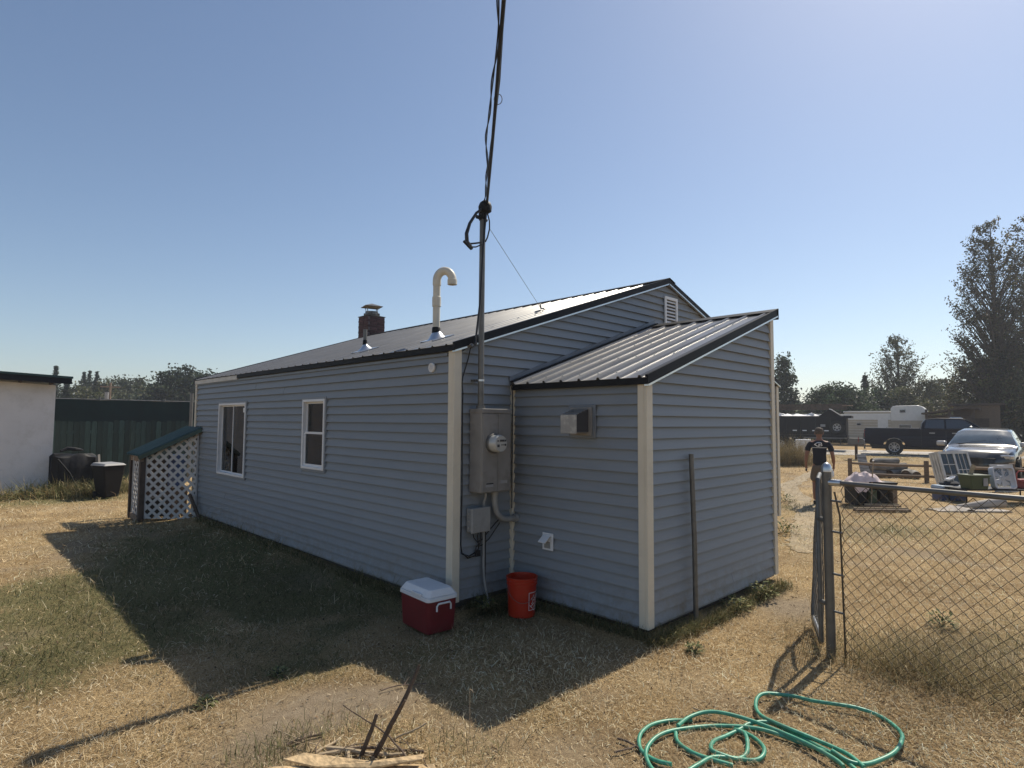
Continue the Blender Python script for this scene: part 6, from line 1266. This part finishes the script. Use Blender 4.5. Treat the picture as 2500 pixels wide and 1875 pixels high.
def tree(name, label, base, H, prof, nclump, per, sig, leaf, cols, seed=0, trunk_r=.25, cb=.2, grp=None, up_=.35, cat='tree', hang=0., lean=(0, 0), along=False):
    rg = np.random.default_rng(seed); t = thing(name, label, cat, tuple(base), group=grp); zf = np.array([p[0] for p in prof]); rf = np.array([p[1] for p in prof])
    m = MB(); tp = [(lean[0]*u*u+.02*H*math.sin(u*5+seed)*u, lean[1]*u*u, H*u*.97) for u in np.linspace(0, 1, 9)]; m.tube([(tp[0][0], tp[0][1], -.2)]+tp[1:], [trunk_r*(1-.93*u) for u in np.linspace(0, 1, 9)], 8)
    C_ = []
    while len(C_) < nclump:
        u = rg.uniform(cb, 1.0); r = np.interp(u, zf, rf)
        if rg.random() > (r+.15)/(rf.max()+.15): continue
        a_ = rg.random()*2*math.pi; rr = r*rg.random()**.5*(.85+.3*rg.random()); tx = np.interp(u, np.linspace(0, 1, 9), [p[0] for p in tp]); ty = np.interp(u, np.linspace(0, 1, 9), [p[1] for p in tp])
        C_.append((tx+rr*math.cos(a_), ty+rr*math.sin(a_), u*H, tx, ty, rr))
    for x, y, z, tx, ty, rr in C_:
        if rr < .15: continue
        z0 = max(cb*H*.5, z-rr*up_*2.2); u0 = z0/H; sx_ = np.interp(u0, np.linspace(0, 1, 9), [p[0] for p in tp]); sy_ = np.interp(u0, np.linspace(0, 1, 9), [p[1] for p in tp]); r0 = max(.012, trunk_r*.32*(1-u0)); mid = (sx_*.45+x*.55, sy_*.45+y*.55, z0*.5+z*.5+rr*.12*(1 if up_ > 0 else -1)+rg.normal(0, .1))
        m.tube([(sx_, sy_, z0), mid, (x, y, z)], [r0, r0*.55, r0*.15], 4)
    MID = np.array([(x*.55+tx*.45, y*.55+ty*.45, z-rr*up_*.9) for x, y, z, tx, ty, rr in C_])
    m.build('trunk', 'treebark', t, smooth=True, fix=False)
    C_ = np.array(C_); idx = np.repeat(np.arange(len(C_)), int(per*1.5)); s_ = sig*(.5+rg.random(len(C_))); lam = rg.uniform(-.15, .75, len(idx))[:, None]**1 if along else 0.; P = C_[idx, :3]+(MID[idx]-C_[idx, :3])*lam+np.clip(rg.normal(0, 1, (len(idx), 3)), -1.7, 1.7)*s_[idx][:, None]*np.array([1, 1, .75]); D = P-np.stack([C_[idx, 3], C_[idx, 4], C_[idx, 2]], -1); D /= np.linalg.norm(D, axis=1)[:, None]+1e-6
    # a few sprigs along the limbs
    leaf_mesh('crown', P, D, leaf*.85, cols, rg, t, hang, (.55+1.1*rg.random(len(C_))**1.5)[idx]); return t
def conifer(name, label, base, H, R, cols, seed=0, levels=26, leaf=.3, grp=None, droop=.25, cb=.06, nb=9):
    rg = np.random.default_rng(seed); t = thing(name, label, 'tree', tuple(base), group=grp); m = MB(); m.tube([(0, 0, -.2), (0, 0, H)], [H*.018, .01], 7); P = []; D = []
    for k in range(levels):
        u = cb+(1-cb)*k/levels; z = u*H; r = R*(1-u)**1.05*(.75+.5*rg.random())+.05
        for q in range(nb):
            a_ = rg.random()*6.28; rr = r*(.6+.5*rg.random()); e = np.array([rr*math.cos(a_), rr*math.sin(a_), -rr*droop*(1.0+.5*rg.random())+.12*rr]); n = max(4, int(rr*9)); m.tube([(0, 0, z), tuple(e*.6+[0, 0, z+.06*rr]), tuple(e+[0, 0, z])], [.03, .02, .006], 4)
            for s in np.linspace(.15, 1.02, n): 
                for _ in range(2): P.append(e*s+np.array([0, 0, z+.06*rr*math.sin(s*3)])+rg.normal(0, .05+.05*(1-u), 3)*np.array([1, 1, .6])*1.3); D.append(e/np.linalg.norm(e))
    m.build('trunk', 'treebark', t, smooth=True, fix=False); leaf_mesh('crown', np.array(P), np.array(D)*3, leaf, cols, rg, t, .2); return t
mt['treebark'] = M('tree_bark', (.075, .062, .05), .95, var=.4, scale=4, bump=.5, bscale=20)
def hz_h(px, py, Z): return 1.9+((1031.5+(px-1250)*.0076)-py)/FPX*Z     # height of a pixel at a depth
def TR(px, Z, top): b = DEP(px, Z, .0); b[2] = float(gz(b[0], b[1]))-.05; return b, hz_h(px, top, Z)-b[2]
# left row
GL_ = 'trees beyond the green fences'
for k, (px, top, Z, R, lb) in enumerate([(135, 893, 70, 1.9, 'pointed spruce rising behind the white shed roof'), (163, 925, 66, 1.7, 'short dark spruce beside the white shed roof'), (204, 908, 84, 2.3, 'tall spruce on the left of the spruce group'), (218, 905, 88, 2.0, 'slim spruce in the middle of the spruce group'), (236, 907, 82, 2.4, 'tall spruce on the right of the spruce group')]):
    b, H = TR(px, Z, top); conifer('spruce_tree', lb, b, H, R, DKGRN*1.1, seed=40+k, levels=44, leaf=.22, grp=GL_)
ROUND = [(.0, .3), (.2, .75), (.45, 1.), (.7, .85), (.9, .45), (1., .15)]
for k, (px, top, Z, R, cols, lb) in enumerate([(190, 945, 78, 2.6, OLIVE, 'rounded leafy tree below the spruce group'), (258, 938, 80, 2.8, OLIVE, 'leafy tree right of the spruce group'), (296, 925, 84, 3.0, GREYG, 'pale grey-green tree in the middle of the left tree row'), (338, 928, 86, 3.2, GREYG, 'broad pale grey-green tree in the left tree row'), (372, 948, 82, 2.6, OLIVE, 'low leafy tree beside the dark clump'), (225, 965, 70, 2.6, OLIVE, 'low bushy tree in front of the spruce group'), (315, 962, 70, 2.8, GREYG, 'low bushy tree in front of the pale trees'), (412, 911, 72, 2.7, DKGRN*1.3, 'dark dense tree at the left of the dark clump'), (452, 903, 73, 2.9, DKGRN*1.3, 'dark dense tree peaking in the dark clump'), (492, 912, 74, 2.7, DKGRN*1.3, 'dark dense tree behind the far house corner'), (520, 925, 74, 2.6, DKGRN*1.3, 'dark dense tree behind the roof edge')]):
    b, H = TR(px, Z, top); tree('leafy_tree', lb, b, H, [(u, r*R) for u, r in ROUND], 80, 42, .5, .42, cols, 60+k, .22, .08, GL_)
# right side
b, H = TR(1913, 60, 866); tree('slim_tree', 'slim dark tree just past the addition corner', b, H, [(0, .8), (.15, 1.35), (.5, 1.15), (.75, .7), (1, .12)], 95, 46, .3, .30, DKGRN*1.4, 81, .2, .06)
b, H = TR(2038, 54, 950); tree('round_bush', 'broad round dark green bush behind the dump trailer', b, H, [(0, 3.1), (.3, 3.3), (.6, 2.9), (.85, 1.9), (1, .7)], 230, 75, .36, .24, DKGRN*1.7, 82, .3, .05)
b, H = TR(2195, 62, 823); tree('spreading_tree', 'spreading tree with upright branches behind the travel trailer', b, H, [(.0, .5), (.25, 2.6), (.45, 3.4), (.65, 2.9), (.85, 1.9), (1, .8)], 240, 24, .16, .24, OLIVE, 83, .28, .22, up_=.9, along=True)
b, H = TR(2112, 60, 918); conifer('spruce_tree', 'small spruce left of the spreading tree', b, H, 1.6, DKGRN*1.3, 84, 26, .28)
for k, (px, top, Z, R, cols, lb) in enumerate([(2140, 948, 58, 2.4, DKGRN*1.5, 'dark shrub left of the spreading tree foot'), (2205, 955, 57, 2.6, OLIVE, 'olive shrub below the spreading tree'), (2270, 930, 60, 2.6, OLIVE, 'leafy shrub right of the spreading tree'), (2310, 935, 64, 2.2, GREYG*.8, 'pale shrub between the spreading tree and the tall tree'), (2080, 985, 52, 2.2, DKGRN*1.5, 'low dark shrub behind the dump trailer tarp')]):
    b, H = TR(px, Z, top); tree('shrub', lb, b, H, [(u, r*R) for u, r in ROUND], 80, 44, .38, .28, cols, 90+k, .2, .05, cat='shrub')
b, H = TR(2436, 47, 533); tree('tall_tree', 'tall half-bare tree with brownish leaves towering over the SUV', b, H, [(.0, .5), (.18, 2.8), (.38, 3.3), (.55, 2.7), (.72, 2.9), (.88, 2.0), (1, .7)], 430, 26, .19, .22, np.concatenate([BROWN, OLIVE])*.75, 100, .34, .26, up_=.75, along=True)
b, H = TR(2540, 49, 520); tree('tall_tree', 'second tall brownish tree at the edge of the yard', b, H, [(.0, .5), (.2, 2.6), (.5, 3.0), (.8, 2.2), (1, .8)], 300, 26, .19, .22, np.concatenate([BROWN, OLIVE])*.75, 101, .32, .22, up_=.75, along=True)
b, H = TR(2385, 50, 880); tree('drooping_tree', 'low drooping olive tree at the foot of the tall tree', b, H, [(0, 2.0), (.3, 2.8), (.6, 2.4), (.85, 1.4), (1, .4)], 170, 44, .36, .24, np.concatenate([OLIVE, BROWN])*1.4, 102, .25, .06, hang=.6)
b, H = TR(2470, 47, 850); tree('drooping_tree', 'dense brown-olive tree behind the SUV', b, H, [(0, 2.4), (.3, 3.0), (.6, 2.7), (.85, 1.7), (1, .5)], 220, 46, .36, .24, np.concatenate([BROWN, OLIVE])*1.4, 103, .25, .05, hang=.6)
b, H = TR(2545, 42, 900); tree('drooping_tree', 'bushy olive tree right of the SUV', b, H, [(0, 2.0), (.4, 2.4), (.8, 1.6), (1, .5)], 120, 46, .36, .24, np.concatenate([BROWN, OLIVE])*1.4, 104, .25, .05, hang=.4)
# far hedge that closes the horizon left and right
def hedge(name, label, pts, h, n, cols, seed):
    rg = np.random.default_rng(seed); P = np.array([p[:2] for p in pts]); s = rg.random(n)*(len(P)-1); x = np.interp(s, range(len(P)), P[:, 0]); y = np.interp(s, range(len(P)), P[:, 1]); hh = h*(.55+.6*vnoise(x, y, 4.)+.25*vnoise(x, y, 1.3)); z = hh*rg.random(n)**.6; Q = np.stack([x+rg.normal(0, 1., n), y+rg.normal(0, 1., n), z], -1)
    o = leaf_mesh(name, Q, np.zeros_like(Q)+[0, 0, 1.], .75, cols, rg, None); tag(o, label, 'hedge', kind='stuff')
hedge('distant_woods', 'far line of dark woods beyond the left fences', [DEP(-900, 110), DEP(-100, 105), DEP(300, 105), DEP(620, 110)], 5.0, 9000, DKGRN*1.5, 1)
hedge('distant_woods', 'far line of woods beyond the road on the right', [DEP(1850, 95), DEP(2100, 80), DEP(2500, 72), DEP(3300, 75)], 4.6, 9000, DKGRN*1.5, 2)
# utility pole with wires far left
b = DEP(270, 62); b[2] = -.05
t = thing('utility_pole', 'distant wooden utility pole among the left trees', 'utility pole', tuple(b)); zt_ = hz_h(270, 935, 62); MB().tube([(0, 0, 0), (0, 0, zt_)], [.13, .10], 8).build('pole', 'wood', t); MB().bx((-.9, -.05, zt_-.5), (.9, .05, zt_-.38)).build('crossarm', 'wood', t); MB().lathe([(0, zt_-1.7), (.2, zt_-1.7), (.2, zt_-1.0), (0, zt_-1.0)], 12, Matrix.Translation((-.28, 0, 0))).build('transformer', 'binlid', t)
b2 = DEP(520, 66); b2[2] = zt_-.3; b3 = DEP(-300, 60); b3[2] = zt_+.6
for lb, dz in (('upper distant power line in front of the left trees', 0), ('lower distant power line in front of the left trees', -.55)):
    a0 = b+[0, 0, zt_-.35+dz]; tw = thing('power_line', lb, 'power line', tuple(a0)); MB().tube([tuple(b3+[0, 0, dz]), tuple((b3+a0)/2+[0, 0, -.4+dz/2]), tuple(a0), tuple((a0+b2)/2+[0, 0, -.3+dz/2]), tuple(b2+[0, 0, dz])], .016, 5).build('wire', 'cable', tw, world=True)

# ================================================================== summer haze
hz = MB().bx((-720, -720, -1.5), (760, 760, 24)); hm = bpy.data.materials.new('haze_air'); hm.use_nodes = True; n_ = hm.node_tree.nodes; n_.remove(n_['Principled BSDF'])
pv = n_.new('ShaderNodeVolumePrincipled'); pv.inputs['Color'].default_value = (.86, .91, 1, 1); pv.inputs['Density'].default_value = .0009; pv.inputs['Anisotropy'].default_value = .3
hm.node_tree.links.new(pv.outputs[0], n_['Material Output'].inputs['Volume']); ho = hz.build('haze', hm); ho['kind'] = 'stuff'; ho['label'] = 'pale summer haze over the whole place'; ho['category'] = 'haze'
